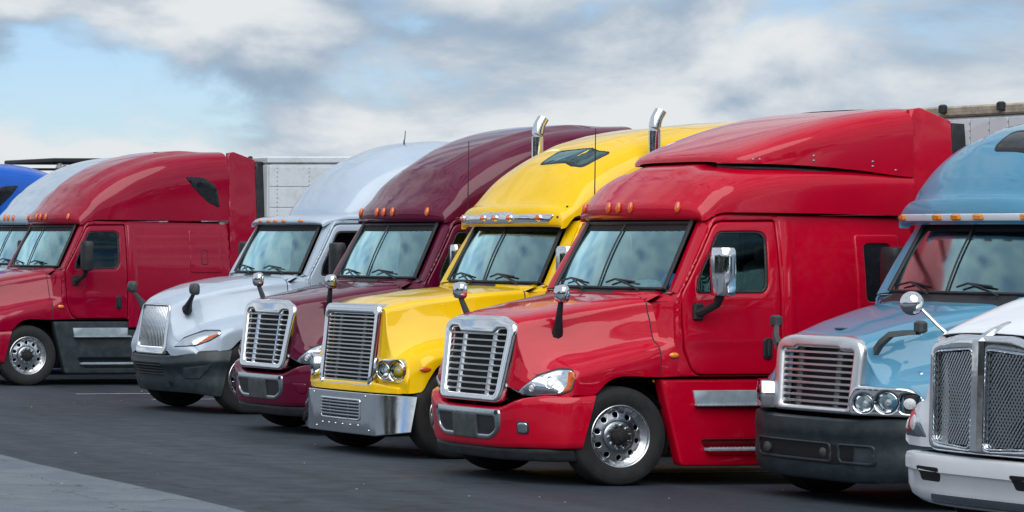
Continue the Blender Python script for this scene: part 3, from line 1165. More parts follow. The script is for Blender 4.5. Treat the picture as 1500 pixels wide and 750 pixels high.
# ------------------------------------------------------------------ the aerodynamic tractor (four stand in the row, three seen nose or side)
def aero_truck(T, mid=False, skirt=None, door_mirror='black', fog=False, vent=True, mirror_head='chrome', upright='satin', far_mirror=-.2, rear_top=4.0):
    T.skirt = skirt or T.p
    T.divider = True
    rear = -3.3 if mid else -3.63
    wheels(T)
    chassis(T)
    cab(T, 0, rear, ext=.44 if mid else .48, roof_rear=3.93 if mid else rear_top, has_sleeper_window=mid, vent=vent and not mid, mirrors=door_mirror, far_mirror=far_mirror)
    # hood: x, top, crown half width, fender half width, fender top, lower edge, lean, sweep
    hb, ho = hood(T, [(-.445, 1.985, .90, 1.165, 1.46, 1.125, 0, 0), (-.30, 1.965, .875, 1.18, 1.43, 1.13, 0, 0), (.0, 1.91, .83, 1.195, 1.37, 1.135, 0, .0), (.16, 1.88, .80, 1.20, 1.335, 1.08, .0, .0),
                      (.30, 1.85, .77, 1.20, 1.30, .955, .0, .0), (.55, 1.80, .72, 1.20, 1.25, .945, .04, .06), (.74, 1.755, .665, 1.17, 1.20, .935, .10, .24), (.83, 1.71, .63, 1.10, 1.14, .925, .14, .34)])
    bv = hb.bvh()
    # grille
    gx = lambda y, z: .83 + .155 * (1.73 - z) - .06 * y * y
    outer = rpoly([(-.655, 1.66, .10), (-.40, 1.74, .12), (.40, 1.74, .12), (.655, 1.66, .10), (.565, .83, .10), (-.565, .83, .10)], .08)
    inner = rpoly([(-.53, 1.60, .05), (-.37, 1.60, .03), (-.31, 1.545, .03), (.31, 1.545, .03), (.37, 1.60, .03), (.53, 1.60, .05), (.465, .915, .06), (-.465, .915, .06)], .04)
    slat_grille(T, gx, outer, inner, 10, .955, 1.545, verts=(-.27, .27), vert_mat=upright)
    # headlights
    hp = [(.90, .70, .895, .015), (.86, .74, .97, .03), (.74, .88, 1.13, .05), (.60, 1.02, 1.205, .03), (.50, 1.13, 1.205, .035), (.47, 1.16, 1.13, .03), (.52, 1.15, .99, .03), (.62, 1.08, .945, .02)]
    phi = R_(45)
    rim = decal(T, bv, [(x, y, z + (.014 if z > 1.05 else -.012)) for x, y, z, r in hp], phi, 'headlight', M['black'], off=.004, r=.006, depth=.03)
    decal(T, bv, hp, phi, 'reflector', M['clear'], off=.008, r=.015, depth=.01, par=rim)
    decal(T, bv, [(.525, 1.10, 1.19), (.485, 1.15, 1.185), (.48, 1.155, 1.12), (.54, 1.14, .985), (.60, 1.09, .965), (.55, 1.115, 1.05)], phi, 'turn_signal', M['orange'], off=.014, r=.012, depth=.01, par=rim, rnd=.02)
    mp, pr = mapper(bv, phi, .016)
    for (px, py, pz), rr in (((.66, 1.00, 1.065), .062), ((.78, .86, 1.01), .040)):
        u, v = pr((px, py, pz))
        for i, par in enumerate(rim):
            b = MB().plate(ellipse(u, v, rr, rr * 1.15, 18), [ellipse(u, v, rr * .72, rr * .85, 18)], mp, r=.01, depth=.02, step=.03, seg=.03)
            b2 = MB().plate(ellipse(u, v, rr * .7, rr * .82, 18), [], mp, r=.02, depth=.01, step=.02, seg=.03)
            T.put(b if i == 0 else b.flipped(), 'lamp_bezel', M['chrome'], par)
            T.put(b2 if i == 0 else b2.flipped(), 'bulb', M['lamp'], par)
    # bumper
    bb, bo = bumper(T, [(.99, .985, 0, .785, .36), (.985, .98, .3, .785, .36), (.965, .955, .58, .80, .365), (.90, .89, .80, .885, .375), (.755, .76, 1.01, .925, .38), (.56, .62, 1.165, .935, .385), (.30, .45, 1.215, .945, .39)], T.p)
    bvb = bb.bvh()
    fr_o = [(-.60, .768), (.60, .768), (.60, .56, .12), (.44, .44, .10), (-.44, .44, .10), (-.60, .56, .12)]
    fr_i = [(-.52, .685), (.52, .685), (.52, .56), (.42, .50), (-.42, .50), (-.52, .56)]
    ins = decal(T, bvb, fr_o, 0, 'bumper_insert', M['satin'], off=.018, r=.02, depth=.05, holes=[fr_i], both=False, raw=True, par=bo, rnd=.05)
    decal(T, bvb, fr_i, 0, 'air_intake', M['black'], off=.004, r=0, depth=0, both=False, raw=True, par=bo, rnd=.03)
    decal(T, bvb, [(-.22, .70), (.22, .70), (.22, .45), (-.22, .45)], 0, 'plate_holder', M['grey'], off=.026, r=.006, depth=.03, both=False, raw=True, par=bo, rnd=.015)
    for y in (.555, -.555):
        decal(T, bvb, ellipse(y, .735, .026, .026, 12), 0, 'tow_hole', M['black'], off=.0205, r=.002, depth=.01, both=False, raw=True, par=bo, rnd=0)
    fp = [(-.055, .535), (.055, .535), (.055, .645), (-.055, .645)]
    mpz, prz = mapper(bvb, R_(35))
    u0 = prz((.90, .86, 0))[0]
    if fog:
        decal(T, bvb, [(u0 + a * 1.25, .59 + (b - .59) * 1.25) for a, b in fp], R_(35), 'fog_light', M['black'], off=.006, r=.006, depth=.03, raw=True, rnd=.04, par=None)
        decal(T, bvb, [(u0 + a, b) for a, b in fp], R_(35), 'fog_lens', M['clear'], off=.014, r=.012, depth=.02, raw=True, rnd=.035)
    else:
        decal(T, bvb, [(u0 - .12, .68), (u0 + .10, .68), (u0 + .10, .54), (u0 - .02, .54)], R_(35), 'fog_light_blank', T.p, off=.012, r=.02, depth=.03, raw=True, rnd=.04)
    va, vo = bumper(T, [(.93, .92, 0, .365, .235), (.92, .91, .4, .365, .235), (.86, .84, .75, .37, .24), (.70, .68, 1.0, .38, .245), (.46, .46, 1.12, .385, .25)], M['black'], name='valance')
    # roof
    if not mid:
        rb, ro = roof(T, [(-.80, 2.755, 2.735, 1.00, .21), (-.755, 2.80, 2.735, 1.045, .21), (-.755, 2.90, 2.74, 1.055, .21), (-.83, 2.985, 2.76, 1.065, .19), (-.96, 3.10, 2.81, 1.075, .16), (-1.14, 3.29, 2.83, 1.085, .11), (-1.42, 3.50, 2.83, 1.095, .07), (-1.85, 3.725, 2.825, 1.105, .04, 5),
                          (-2.45, 3.915, 2.81, 1.11, .02, 6), (-3.1, 3.995, 2.79, 1.11, 0, 7), (-3.63, 4.01, 2.78, 1.11, 0, 8)], pad=(-1.12, -3.4, .72, .050))
        # side window in the roof cap
        bv = rb.bvh()
        decal(T, bv, [(-2.84, 0, 3.575, .04), (-3.18, 0, 3.56, .08), (-3.42, 0, 3.40, .08), (-3.47, 0, 3.03, .05), (-3.25, 0, 3.13, .08), (-3.0, 0, 3.37, .08)], R_(90), 'roof_window', M['tinted'], off=.004, r=.004, depth=.01, step=.1, seg=.06)
        b = MB().box((-2.72, .3, 3.99), (.05, .02, .025))
        T.put(b, 'cable_clip', M['black'])
    else:
        rb, ro = roof(T, [(-.80, 2.755, 2.735, 1.00, .21), (-.755, 2.80, 2.735, 1.045, .21), (-.745, 2.90, 2.74, 1.055, .21), (-.82, 2.985, 2.76, 1.07, .19), (-.93, 3.09, 2.81, 1.085, .16), (-1.07, 3.205, 2.83, 1.10, .12, 3.6), (-1.28, 3.30, 2.83, 1.115, .08, 3.6), (-1.7, 3.335, 2.825, 1.13, .04, 4.6),
                          (-2.4, 3.325, 2.81, 1.14, .0, 6), (-3.3, 3.275, 2.775, 1.145, .0, 8)], name='roof_cap', pad=(-1.05, -2.6, .60, .03))
        db, do = roof(T, [(-1.36, 3.375, 3.345, .66, .13, 3.4), (-1.38, 3.43, 3.345, .84, .14, 3.8), (-1.50, 3.50, 3.34, .95, .13, 4.5), (-1.80, 3.615, 3.33, 1.02, .10, 5.5), (-2.2, 3.745, 3.305, 1.07, .06, 6), (-2.65, 3.855, 3.26, 1.10, .03, 7), (-3.05, 3.915, 3.20, 1.12, 0, 8), (-3.3, 3.935, 3.16, 1.125, 0, 9)], name='roof_fairing')
        db2, do2 = roof(T, [(x, zb + .012, zb - .04, w, sw, 4) for x, zb, w, sw in ((-1.40, 3.335, .62, .13), (-1.43, 3.335, .80, .14), (-1.55, 3.33, .91, .13), (-1.85, 3.32, .98, .10), (-2.2, 3.295, 1.03, .06), (-2.65, 3.25, 1.06, .03), (-3.29, 3.15, 1.09, 0))], name='fairing_gasket', mat=M['black'])
        do2.parent = do
        bo2 = MB()
        dv = db.bvh()
        for x, z in ((-1.62, 3.385), (-1.68, 3.385), (-2.22, 3.37), (-2.22, 3.42), (-2.85, 3.31), (-2.85, 3.36), (-3.1, 3.27)):
            h = dv.ray_cast(Vector((x, 3, z)), Vector((0, -1, 0)))
            if h[0]:
                bo2.ball(h[0], (.013, .010, .013), 8, 5)
        T.put(bo2, 'bolt', M['satin'], do)
        cp = MB().grid([[(x, y, 3.936 - .13 * abs(y / 1.05) ** 4) for y in np.linspace(-.95, .95, 13)] for x in (-3.20, -3.32)])
        cp.grid([[(-3.32, y, 3.938 - .13 * abs(y / 1.05) ** 4 - d) for y in np.linspace(-.95, .95, 13)] for d in (0, .12)])
        T.put(cp, 'roof_trim', M['black'], do)
    marker_lights(T, rb, (-.83, -.19, 0, .19, .80), 0, 2.885, par=ro)
    stalk_mirror(T, (.45, .74, 1.53), (.52, .94, 1.985), mirror_head)
    return hb, rb
#MORE


# ------------------------------------------------------------------ the white tractor with upright chrome bars
def white_truck(T):
    T.skirt = M['slate']
    T.divider = False
    dx = -.24
    wheels(T)
    chassis(T, .70)
    cab(T, dx, -3.75, ext=.45, roof_rear=3.92, has_sleeper_window=False, mirrors='black')
    hb, ho = hood(T, [(-.69, 1.985, .90, 1.165, 1.44, 1.12, 0, 0), (-.35, 1.96, .86, 1.18, 1.40, 1.13, 0, 0), (.0, 1.90, .78, 1.19, 1.36, 1.13, 0, 0), (.16, 1.87, .74, 1.19, 1.335, 1.07, 0, 0),
                      (.30, 1.83, .70, 1.19, 1.30, .945, 0, 0), (.50, 1.77, .62, 1.18, 1.24, .92, .04, .08), (.68, 1.70, .53, 1.13, 1.17, .89, .10, .24), (.77, 1.65, .47, 1.05, 1.10, .86, .13, .32), (.83, 1.585, .44, .98, 1.03, .83, .15, .36, .05)], cab_dx=dx)
    bv = hb.bvh()
    gx = lambda y, z: .835 + .15 * (1.57 - z) - .10 * y * y
    outer = rpoly([(-.43, 1.575), (.43, 1.575), (.455, .83), (-.455, .83)], .08)
    inner = rpoly([(-.385, 1.535), (.385, 1.535), (.40, .945), (-.40, .945)], .05)
    mp = lambda u, v, w: (gx(u, v) + w, u, v)
    g = T.put(MB().plate(outer, [inner], lambda u, v, w: mp(u, v, w + .03), r=.025, depth=.10, step=.06, seg=.04), 'grille', M['chrome'])
    T.put(MB().plate(outer, [], lambda u, v, w: mp(u * .96, v, -.06), r=0, depth=0, step=.3, seg=.2), 'grille_screen', M['mesh'], g)
    n = 18
    for k in range(n):
        u = -.37 + .74 * k / (n - 1)
        b = MB()
        rows = []
        for t in np.linspace(0, 1, 9):
            z = .935 + .61 * t
            uu = u * (1.03 - .05 * t)
            x = gx(uu, z) + .02 * math.sin(math.pi * t) - .005
            rows.append([(x - .05, uu - .010, z), (x - .012, uu - .011, z), (x, uu - .003, z), (x, uu + .003, z), (x - .012, uu + .011, z), (x - .05, uu + .010, z)])
        b.grid(rows)
        T.put(b, 'bar', M['chrome'], g)
    hp = [(.90, .66, .965, .01), (.82, .78, 1.09, .06), (.62, .97, 1.20, .05), (.42, 1.12, 1.205, .04), (.40, 1.13, 1.16, .03), (.55, 1.05, 1.06, .06), (.70, .92, .985, .06)]
    rim = decal(T, bv, [(x, y, z + (.015 if i in (1, 2, 3) else -.012)) for i, (x, y, z, r) in enumerate(hp)], R_(45), 'headlight', M['black'], off=.004, r=.006, depth=.03)
    decal(T, bv, hp, R_(45), 'reflector', M['clear'], off=.008, r=.012, depth=.01, par=rim)
    decal(T, bv, [(.44, 1.10, 1.165), (.42, 1.12, 1.15), (.56, 1.04, 1.07), (.69, .93, 1.0), (.66, .95, 1.04), (.54, 1.04, 1.13)], R_(45), 'turn_signal', M['orange'], off=.013, r=.008, depth=.01, par=rim, rnd=.02)
    bb, bo = bumper(T, [(1.0, .90, 0, .825, .29), (.99, .89, .3, .825, .29), (.94, .82, .56, .835, .29), (.84, .74, .80, .87, .285), (.70, .64, 1.0, .905, .27), (.52, .54, 1.16, .925, .255), (.29, .46, 1.21, .935, .25)], M['slate'],
                    prof=[(-.10, 1.0), (-.03, 1.0), (.0, .96), (.012, .85), (.03, .80), (.03, .72), (.0, .66), (-.01, .40), (.0, .30), (-.01, .12), (-.03, .02), (-.10, 0)])
    bvb = bb.bvh()
    decal(T, bvb, [(-.42, .72), (.42, .72), (.38, .54), (-.38, .54)], 0, 'air_intake', M['mesh'], off=.006, r=.004, depth=.01, both=False, raw=True, par=bo)
    for k in range(4):
        decal(T, bvb, [(-.40, .685 - .042 * k), (.40, .685 - .042 * k), (.40, .670 - .042 * k), (-.40, .670 - .042 * k)], 0, 'slat', M['grey'], off=.018, r=.003, depth=.02, both=False, raw=True, par=bo, rnd=.003)
    for y in (.5, -.5):
        decal(T, bvb, ellipse(y, .42, .035, .045, 12), 0, 'tow_hole', M['mesh'], off=.004, r=.002, depth=.01, both=False, raw=True, par=bo, rnd=0)
    decal(T, bvb, [(.86, .80, .66), (.52, 1.1, .72), (.54, 1.08, .66), (.68, 1.0, .50), (.84, .80, .50)], R_(45), 'fog_light_blank', M['slate'], off=.014, r=.02, depth=.03)
    vb, vo = roof(T, [(-1.04, 2.735, 2.70, .98, .16, 5), (-1.0, 2.77, 2.70, 1.03, .16, 5), (-1.03, 2.82, 2.71, 1.04, .16, 5), (-1.15, 2.85, 2.76, 1.06, .14, 5), (-1.5, 2.88, 2.81, 1.09, .06, 5), (-2.4, 2.90, 2.80, 1.11, 0, 6), (-3.75, 2.90, 2.77, 1.12, 0, 6)], name='roof_cap')
    rb, ro = roof(T, [(-1.50, 2.88, 2.86, .55, .12, 2.4), (-1.53, 2.98, 2.86, .72, .14, 2.5), (-1.62, 3.13, 2.86, .84, .14, 2.6), (-1.80, 3.36, 2.86, .92, .12, 2.8), (-2.06, 3.575, 2.86, .98, .09, 3), (-2.43, 3.76, 2.86, 1.03, .05, 3.2), (-2.78, 3.875, 2.86, 1.06, .02, 3.4), (-3.2, 3.94, 2.86, 1.08, 0, 3.8), (-3.75, 3.96, 2.84, 1.09, 0, 4)], pad=(-1.8, -3.7, .55, .02))
    marker_lights(T, vb, (-.52, -.22, 0, .22, .62), 0, 2.785, 'round', par=vo, mat='amber')
    stalk_mirror(T, (.70, .66, 1.50), (.76, .98, 1.80), 'grey', hr=(.05, .095, .085))
    antenna(T, -2.9, .2, 3.86, 4.12)


# ------------------------------------------------------------------ the yellow tractor with the square hood
def yellow_truck(T):
    T.skirt = T.p
    T.divider = True
    dx = -.62
    wheels(T, -.09)
    chassis(T, .40, 62, -.09)
    cab(T, dx, -4.15, ext=.4, roof_rear=3.92, mirror_w=.6, has_sleeper_window=False, mirrors='chrome')
    hb, ho = hood(T, [(-1.065, 1.985, .92, 1.17, 1.38, .85, 0, 0, .05), (-.65, 1.955, .86, 1.18, 1.34, .90, 0, 0, .05), (-.45, 1.935, .83, 1.19, 1.33, 1.0, 0, 0, .05), (-.2, 1.90, .79, 1.195, 1.32, 1.12, 0, 0, .05), (.1, 1.86, .73, 1.195, 1.29, 1.10, 0, 0, .05),
                      (.24, 1.83, .69, 1.195, 1.25, .95, 0, 0, .05), (.36, 1.80, .66, 1.18, 1.20, .80, .02, .05, .05), (.45, 1.78, .645, 1.14, 1.16, .77, .05, .12, .05), (.49, 1.765, .635, 1.08, 1.11, .755, .08, .14, .05)], cab_dx=dx)
    bv = hb.bvh()
    gx = lambda y, z: .515 + .11 * (1.77 - z)
    outer = rpoly([(-.60, 1.775), (.60, 1.775), (.585, .815), (-.585, .815)], .09)
    inner = rpoly([(-.515, 1.645), (.515, 1.645), (.505, .845), (-.505, .845)], .03)
    slat_grille(T, gx, outer, inner, 17, .87, 1.62, verts=(-.26, .26), slat_h=.021, slat_d=.03, frame_r=.05, frame_d=.16, vert_mat='grey', vw=.022)
    T.put(MB().plate(rpoly([(-.98, .745), (.98, .745), (.98, .82), (.62, .86), (-.62, .86), (-.98, .82)], .02), [], lambda u, v, w: (.625 + .05 * (.85 - v) - .33 * max(0, abs(u) - .5) ** 1.5 + w, u, v), r=.02, depth=.06, step=.08, seg=.06), 'front_panel', T.p)
    # twin round headlights in a chrome bezel
    for sg in (1, -1):
        q = T.put((lambda b: b if sg > 0 else b.flipped())(MB().plate([(-.105 + .105 * math.cos(R_(a)), -.01 + .125 * math.sin(R_(a))) for a in range(95, 266, 17)] + [(.07 + .118 * math.cos(R_(a)), -.015 + .145 * math.sin(R_(a))) for a in range(-85, 86, 17)], [ellipse(-.105, -.01, .078, .095, 24), ellipse(.07, -.015, .092, .115, 24)],
                  lambda u, v, w: (.525 - u * .40 + w * .9 + .03, .89 + u * .92 + w * .38, 1.03 + v), r=.025, depth=.10, step=.05, seg=.03)), 'headlight', M['chrome'])
        for u, r in ((-.105, .078), (.07, .092)):
            round_lamp(T, (.525 - u * .4 + .01, (.89 + u * .92) * sg, 1.03 - .012), R_(23) * sg, r, q)
    om = MB().ball((.30, 1.19, 1.04), (.075, .02, .032), 14)
    T.both(om, 'turn_signal', M['orange'])
    bb, bo = bumper(T, [(.70, .70, 0, .735, .245), (.665, .665, .75, .735, .245), (.655, .66, .775, .735, .25), (.42, .50, 1.22, .725, .315)], M['chrome'], prof=[(-.12, 1.0), (-.005, 1.0), (0, .985), (0, .02), (-.008, 0), (-.12, 0)], hard=True, sharp=20)
    bvb = bb.bvh()
    decal(T, bvb, [(-.43, .64), (.43, .64), (.43, .42), (-.43, .42)], 0, 'air_intake', M['mesh'], off=.002, r=0, depth=0, both=False, raw=True, par=bo, rnd=.03)
    decal(T, bvb, [(-.45, .66), (.45, .66), (.45, .40), (-.45, .40)], 0, 'intake_frame', M['chrome'], off=.010, r=.01, depth=.02, holes=[[(-.42, .63), (.42, .63), (.42, .43), (-.42, .43)]], both=False, raw=True, par=bo, rnd=.04)
    for k in range(5):
        z = .46 + .0375 * k
        decal(T, bvb, [(-.43, z + .010), (.43, z + .010), (.43, z - .010), (-.43, z - .010)], 0, 'slat', M['steel'], off=.012, r=.004, depth=.02, both=False, raw=True, par=bo, rnd=.004)
    for u in (-.2, .2):
        decal(T, bvb, [(u - .015, .64), (u + .015, .64), (u + .015, .42), (u - .015, .42)], 0, 'upright', M['grey'], off=.009, r=.003, depth=.01, both=False, raw=True, par=bo, rnd=.004)
    bl = MB()
    for y, z in [(-.62, .70), (.55, .70), (-.55, .30), (.62, .30)] + [(-.4 + .16 * k, .35) for k in range(6)]:
        bl.ball((.70 - .047 * abs(y) + .002, y, z), (.010, .012, .012), 8, 5)
    T.put(bl, 'bolt', M['chrome'], bo)
    rb, ro = roof(T, [(-1.33, 2.69, 2.66, .98, .17, 5), (-1.285, 2.73, 2.66, 1.03, .17, 5), (-1.29, 2.85, 2.665, 1.045, .17, 5), (-1.335, 2.925, 2.68, 1.055, .16, 4.4), (-1.42, 2.96, 2.76, 1.06, .14, 4), (-1.50, 3.03, 2.81, 1.07, .12, 3.6), (-1.72, 3.28, 2.83, 1.08, .08, 3.6), (-1.97, 3.46, 2.83, 1.09, .05, 3.8), (-2.28, 3.62, 2.825, 1.10, .03, 4.2),
                      (-2.65, 3.74, 2.82, 1.10, .0, 5), (-3.1, 3.82, 2.80, 1.11, 0, 5), (-3.6, 3.895, 2.79, 1.11, 0, 6), (-4.15, 3.95, 2.78, 1.11, 0, 7)], pad=(-1.66, -3.6, .62, .035))
    bv = rb.bvh()
    # skylight glass and chrome visor strip lie on the roof
    top = lambda off: (lambda u, v, w: tuple((lambda h: (h[0] if h[0] else Vector((u, v, 3.5))) + Vector((-.3, 0, 1)).normalized() * (off + w))(bv.ray_cast(Vector((u, v, 6)), Vector((0, 0, -1))))))
    P = lambda e: [(-1.88 + e, -.03 - e), (-1.95 + e, .70 + e), (-2.24 - e, .75 + e), (-2.12 - e, -.06 - e)]
    T.put(MB().plate(rpoly(P(0), .06), [], top(.006), r=.008, depth=.02, step=.08, seg=.05), 'skylight', M['sky_glass'], ro)
    T.put(MB().plate(rpoly(P(.025), .07), [rpoly(P(-.005), .06)], top(.010), r=.008, depth=.02, step=.08, seg=.05), 'skylight_frame', M['black'], ro)
    decal(T, bv, [(-.96, 2.725), (.86, 2.725), (.93, 2.80, .06), (.93, 2.835, .03), (.35, 2.835, .01), (.30, 2.86, .01), (-.30, 2.86, .01), (-.35, 2.835, .01), (-.96, 2.835)], 0, 'visor_strip', M['chrome'], off=.012, r=.01, depth=.02, both=False, raw=True, par=ro, rnd=.02, step=.06, seg=.05)
    marker_lights(T, rb, (-.90, -.27, 0, .27, .74), 0, 2.79, 'bullet', par=ro)
    bl = MB()
    for y, z in ((.98, 2.80), (.98, 2.92), (-.98, 2.80), (-.98, 2.92)):
        h = bv.ray_cast(Vector((2, y, z)), Vector((-1, 0, 0)))
        if h[0]:
            bl.ball(h[0], (.012, .015, .015), 8, 5)
    T.put(bl, 'bolt', M['black'], ro)
    # exhaust stacks behind the cab, turned out at the top
    for y, x, zt in ((1.18, -2.53, 4.04), (-1.18, -2.55, 4.02)):
        path = [(x, y, 1.2), (x, y, 2.0), (x, y, 3.80)] + [(x - .20 * (1 - math.cos(R_(a))), y, 3.80 + .30 * math.sin(R_(a))) for a in (8, 16, 24, 32)]
        path.append((path[-1][0] - .045, y, path[-1][2] + .075))
        b = MB().tube(path, .066, 18)
        o = T.put(b, 'exhaust_stack', M['chrome'])
        for z in (2.2, 3.0):
            T.put(MB().box((x, y - .06 * (1 if y > 0 else -1), z), (.09, .05, .02)), 'bracket', M['steel'], o)
    antenna(T, -1.70, 1.30, 2.5, 3.82)
    antenna(T, -1.70, -1.30, 2.5, 3.75)


# ------------------------------------------------------------------ the dusty blue tractor
def blue_truck(T):
    T.skirt = T.p
    T.divider = True
    dx = -.04
    wheels(T)
    chassis(T, .60)
    cab(T, dx, -3.4, ext=.4, roof_rear=3.9, has_sleeper_window=False, mirrors='black')
    hb, ho = hood(T, [(-.485, 1.955, .90, 1.165, 1.44, 1.12, 0, 0), (-.2, 1.90, .84, 1.18, 1.40, 1.13, 0, 0), (.05, 1.835, .79, 1.19, 1.36, 1.13, 0, 0), (.16, 1.805, .76, 1.19, 1.335, 1.07, 0, 0),
                      (.30, 1.765, .73, 1.19, 1.30, .93, 0, 0), (.50, 1.70, .67, 1.18, 1.25, .90, .03, .05), (.68, 1.64, .61, 1.14, 1.20, .885, .07, .16), (.75, 1.60, .59, 1.09, 1.16, .88, .09, .22, .06)], cab_dx=dx)
    bv = hb.bvh()
    gx = lambda y, z: .785 + .09 * (1.61 - z) - .05 * y * y
    outer = rpoly([(-.62, 1.56, .12), (-.40, 1.625, .10), (.40, 1.625, .10), (.62, 1.56, .12), (.60, .875, .06), (-.60, .875, .06)], .07)
    inner = rpoly([(-.505, 1.475), (-.34, 1.475), (-.30, 1.50), (.30, 1.50), (.34, 1.475), (.505, 1.475), (.475, .935), (-.475, .935)], .02)
    slat_grille(T, gx, outer, inner, 9, .975, 1.455, verts=(-.27, .27), slat_h=.026, vert_mat='grey', frame_mat='slat')
    # headlight panels: flat chrome with three lamps let in
    for sg in (1, -1):
        fl = (lambda b: b if sg > 0 else b.flipped())
        f = lambda u, v, w: (.95 - u * .52 - max(0, u - .42) * .30 + w * .87, .64 + u * .88 + w * .5, .88 + v)
        q = T.put(fl(MB().plate(rpoly([(.0, .0), (-.02, .16, .05), (.04, .28, .04), (.50, .275, .05), (.62, .16, .05), (.58, .0, .02)], .03), [ellipse(.125, .12, .085, .088, 24), ellipse(.325, .135, .098, .102, 24), rpoly([(.44, .04), (.44, .22), (.575, .22), (.575, .04)], .04)], f, r=.02, depth=.12, step=.05, seg=.03)), 'headlight', M['chrome'])
        for u, v, r in ((.125, .12, .085), (.325, .135, .098)):
            p = f(u, v, -.02)
            round_lamp(T, (p[0], p[1] * sg, p[2]), R_(30) * sg, r, q)
        p = f(.507, .13, -.005)
        b = MB().box((0, 0, 0), (.02, .06, .085), .02)
        o = T.put(b, 'lamp_housing', M['black'], q)
        o.location = (p[0] - .01, p[1] * sg, p[2])
        o.rotation_euler = (0, 0, R_(38) * sg)
        T.put(MB().lathe([(.055, -.01), (.052, .02), (.03, .028), (.001, .03)], (p[0], p[1] * sg, p[2]), (math.cos(R_(38)), math.sin(R_(38)) * sg, 0), 18), 'turn_signal', M['lamp'], q)
    bb, bo = bumper(T, [(.93, .88, 0, .83, .22), (.925, .875, .35, .83, .22), (.90, .85, .62, .835, .225), (.82, .80, .85, .85, .24), (.70, .72, 1.05, .86, .26), (.50, .60, 1.16, .865, .28), (.29, .45, 1.19, .87, .30)], M['slate'],
                    prof=[(-.12, 1.0), (-.03, 1.0), (.004, .97), (.012, .86), (.018, .74), (.012, .72), (.006, .45), (.012, .42), (.0, .18), (-.02, .05), (-.05, 0), (-.12, 0)])
    bvb = bb.bvh()
    decal(T, bvb, [(-.84, .58), (.62, .58), (.60, .42, .04), (.40, .39), (-.40, .39), (-.80, .44, .04)], 0, 'air_intake', M['mesh'], off=.004, r=.0, depth=0, both=False, raw=True, par=bo)
    for a, b_ in ((-.84, .34), (.42, .84)):
        decal(T, bvb, [(a, .60), (b_, .60), (b_, .40), (a, .40)], 0, 'intake_frame', M['slate'], off=.016, r=.012, depth=.02, holes=[[(a + .03, .575), (b_ - .03, .575), (b_ - .03, .43), (a + .03, .43)]], both=False, raw=True, par=bo, rnd=.05)
    for y in (-.60, .22):
        T.put(MB().lathe([(.05, -.02), (.05, .03), (.03, .045), (.001, .046)], (.885, y, .50), (1, 0, 0), 14), 'tow_eye', M['grey'], bo)
    for k, y in enumerate((-.35, -.2, -.05)):
        T.put(MB().tube([(.86, y, .58), (.875, y + .03, .50), (.86, y + .06, .42)], .022, 6), 'bracket', M['grey'], bo)
    b = MB().box((.55, 0, 1.685), (.05, .05, .008), .006)
    T.put(b, 'hood_badge', M['grey'])
    om = MB().lathe([(.045, 0), (.04, .03), (.02, .06), (.001, .065)], (.42, .90, 1.26), (.2, .9, .3), 14)
    T.both(om, 'side_lamp', M['satin'])
    rb, ro = roof(T, [(-.73, 2.70, 2.665, .96, .17, 5), (-.665, 2.74, 2.665, 1.03, .17, 5), (-.655, 2.84, 2.67, 1.045, .17, 5), (-.70, 2.955, 2.68, 1.055, .17, 4.4), (-.80, 2.975, 2.75, 1.06, .15, 4), (-.85, 3.02, 2.80, 1.07, .13, 3.6), (-.93, 3.19, 2.82, 1.08, .10, 3.2), (-1.07, 3.39, 2.825, 1.085, .08, 3.2), (-1.30, 3.555, 2.825, 1.09, .05, 3.4), (-1.62, 3.66, 2.82, 1.10, .03, 3.8),
                      (-2.2, 3.78, 2.80, 1.11, 0, 4.6), (-2.8, 3.87, 2.79, 1.11, 0, 5), (-3.4, 3.92, 2.78, 1.11, 0, 6)], pad=(-.98, -2.8, .55, .04))
    bv = rb.bvh()
    decal(T, bv, [(-1.0, 2.735), (1.0, 2.735), (1.0, 2.805), (-1.0, 2.805)], 0, 'visor_strip', M['kwhite'], off=.008, r=.006, depth=.02, both=False, raw=True, par=ro, rnd=.02, step=.06, seg=.05)
    marker_lights(T, rb, (-.93, -.28, 0, .28, .80), 0, 2.772, 'bar', par=ro, mat='amber')
    top = lambda off: (lambda u, v, w: tuple((lambda h: (h[0] if h[0] else Vector((u, v, 3.5))) + Vector((.3, 0, 1)).normalized() * (off + w))(bv.ray_cast(Vector((u, v, 6)), Vector((0, 0, -1))))))
    q = T.put(MB().plate(rpoly([(-1.09, -.03), (-1.09, .55), (-1.38, .50), (-1.32, -.07)], .06), [], top(.006), r=.008, depth=.02, step=.06, seg=.04), 'skylight', M['tinted'], ro)
    T.put(MB().plate(rpoly([(-1.07, -.05), (-1.07, .575), (-1.405, .52), (-1.345, -.09)], .07), [rpoly([(-1.095, -.025), (-1.095, .545), (-1.375, .495), (-1.315, -.065)], .06)], top(.009), r=.006, depth=.02, step=.06, seg=.04), 'skylight_frame', M['black'], ro)
    # black hood mirrors on long flat arms
    for sg in (1, -1):
        fl = (lambda b: b if sg > 0 else b.flipped())
        b = MB()
        P = [(.72, .69, 1.49, .035), (.71, .75, 1.57, .03), (.66, .82, 1.655, .026), (.58, .92, 1.675, .024), (.52, 1.00, 1.68, .022)]
        b.grid([[(x + .02, y, z + h), (x + .025, y + .015, z - h), (x - .025, y + .015, z - h), (x - .03, y, z + h)] for x, y, z, h in P], cu=True)
        b.box((.51, 1.03, 1.73), (.04, .06, .06), .02)
        T.put(fl(b), 'hood_mirror', M['grey'])


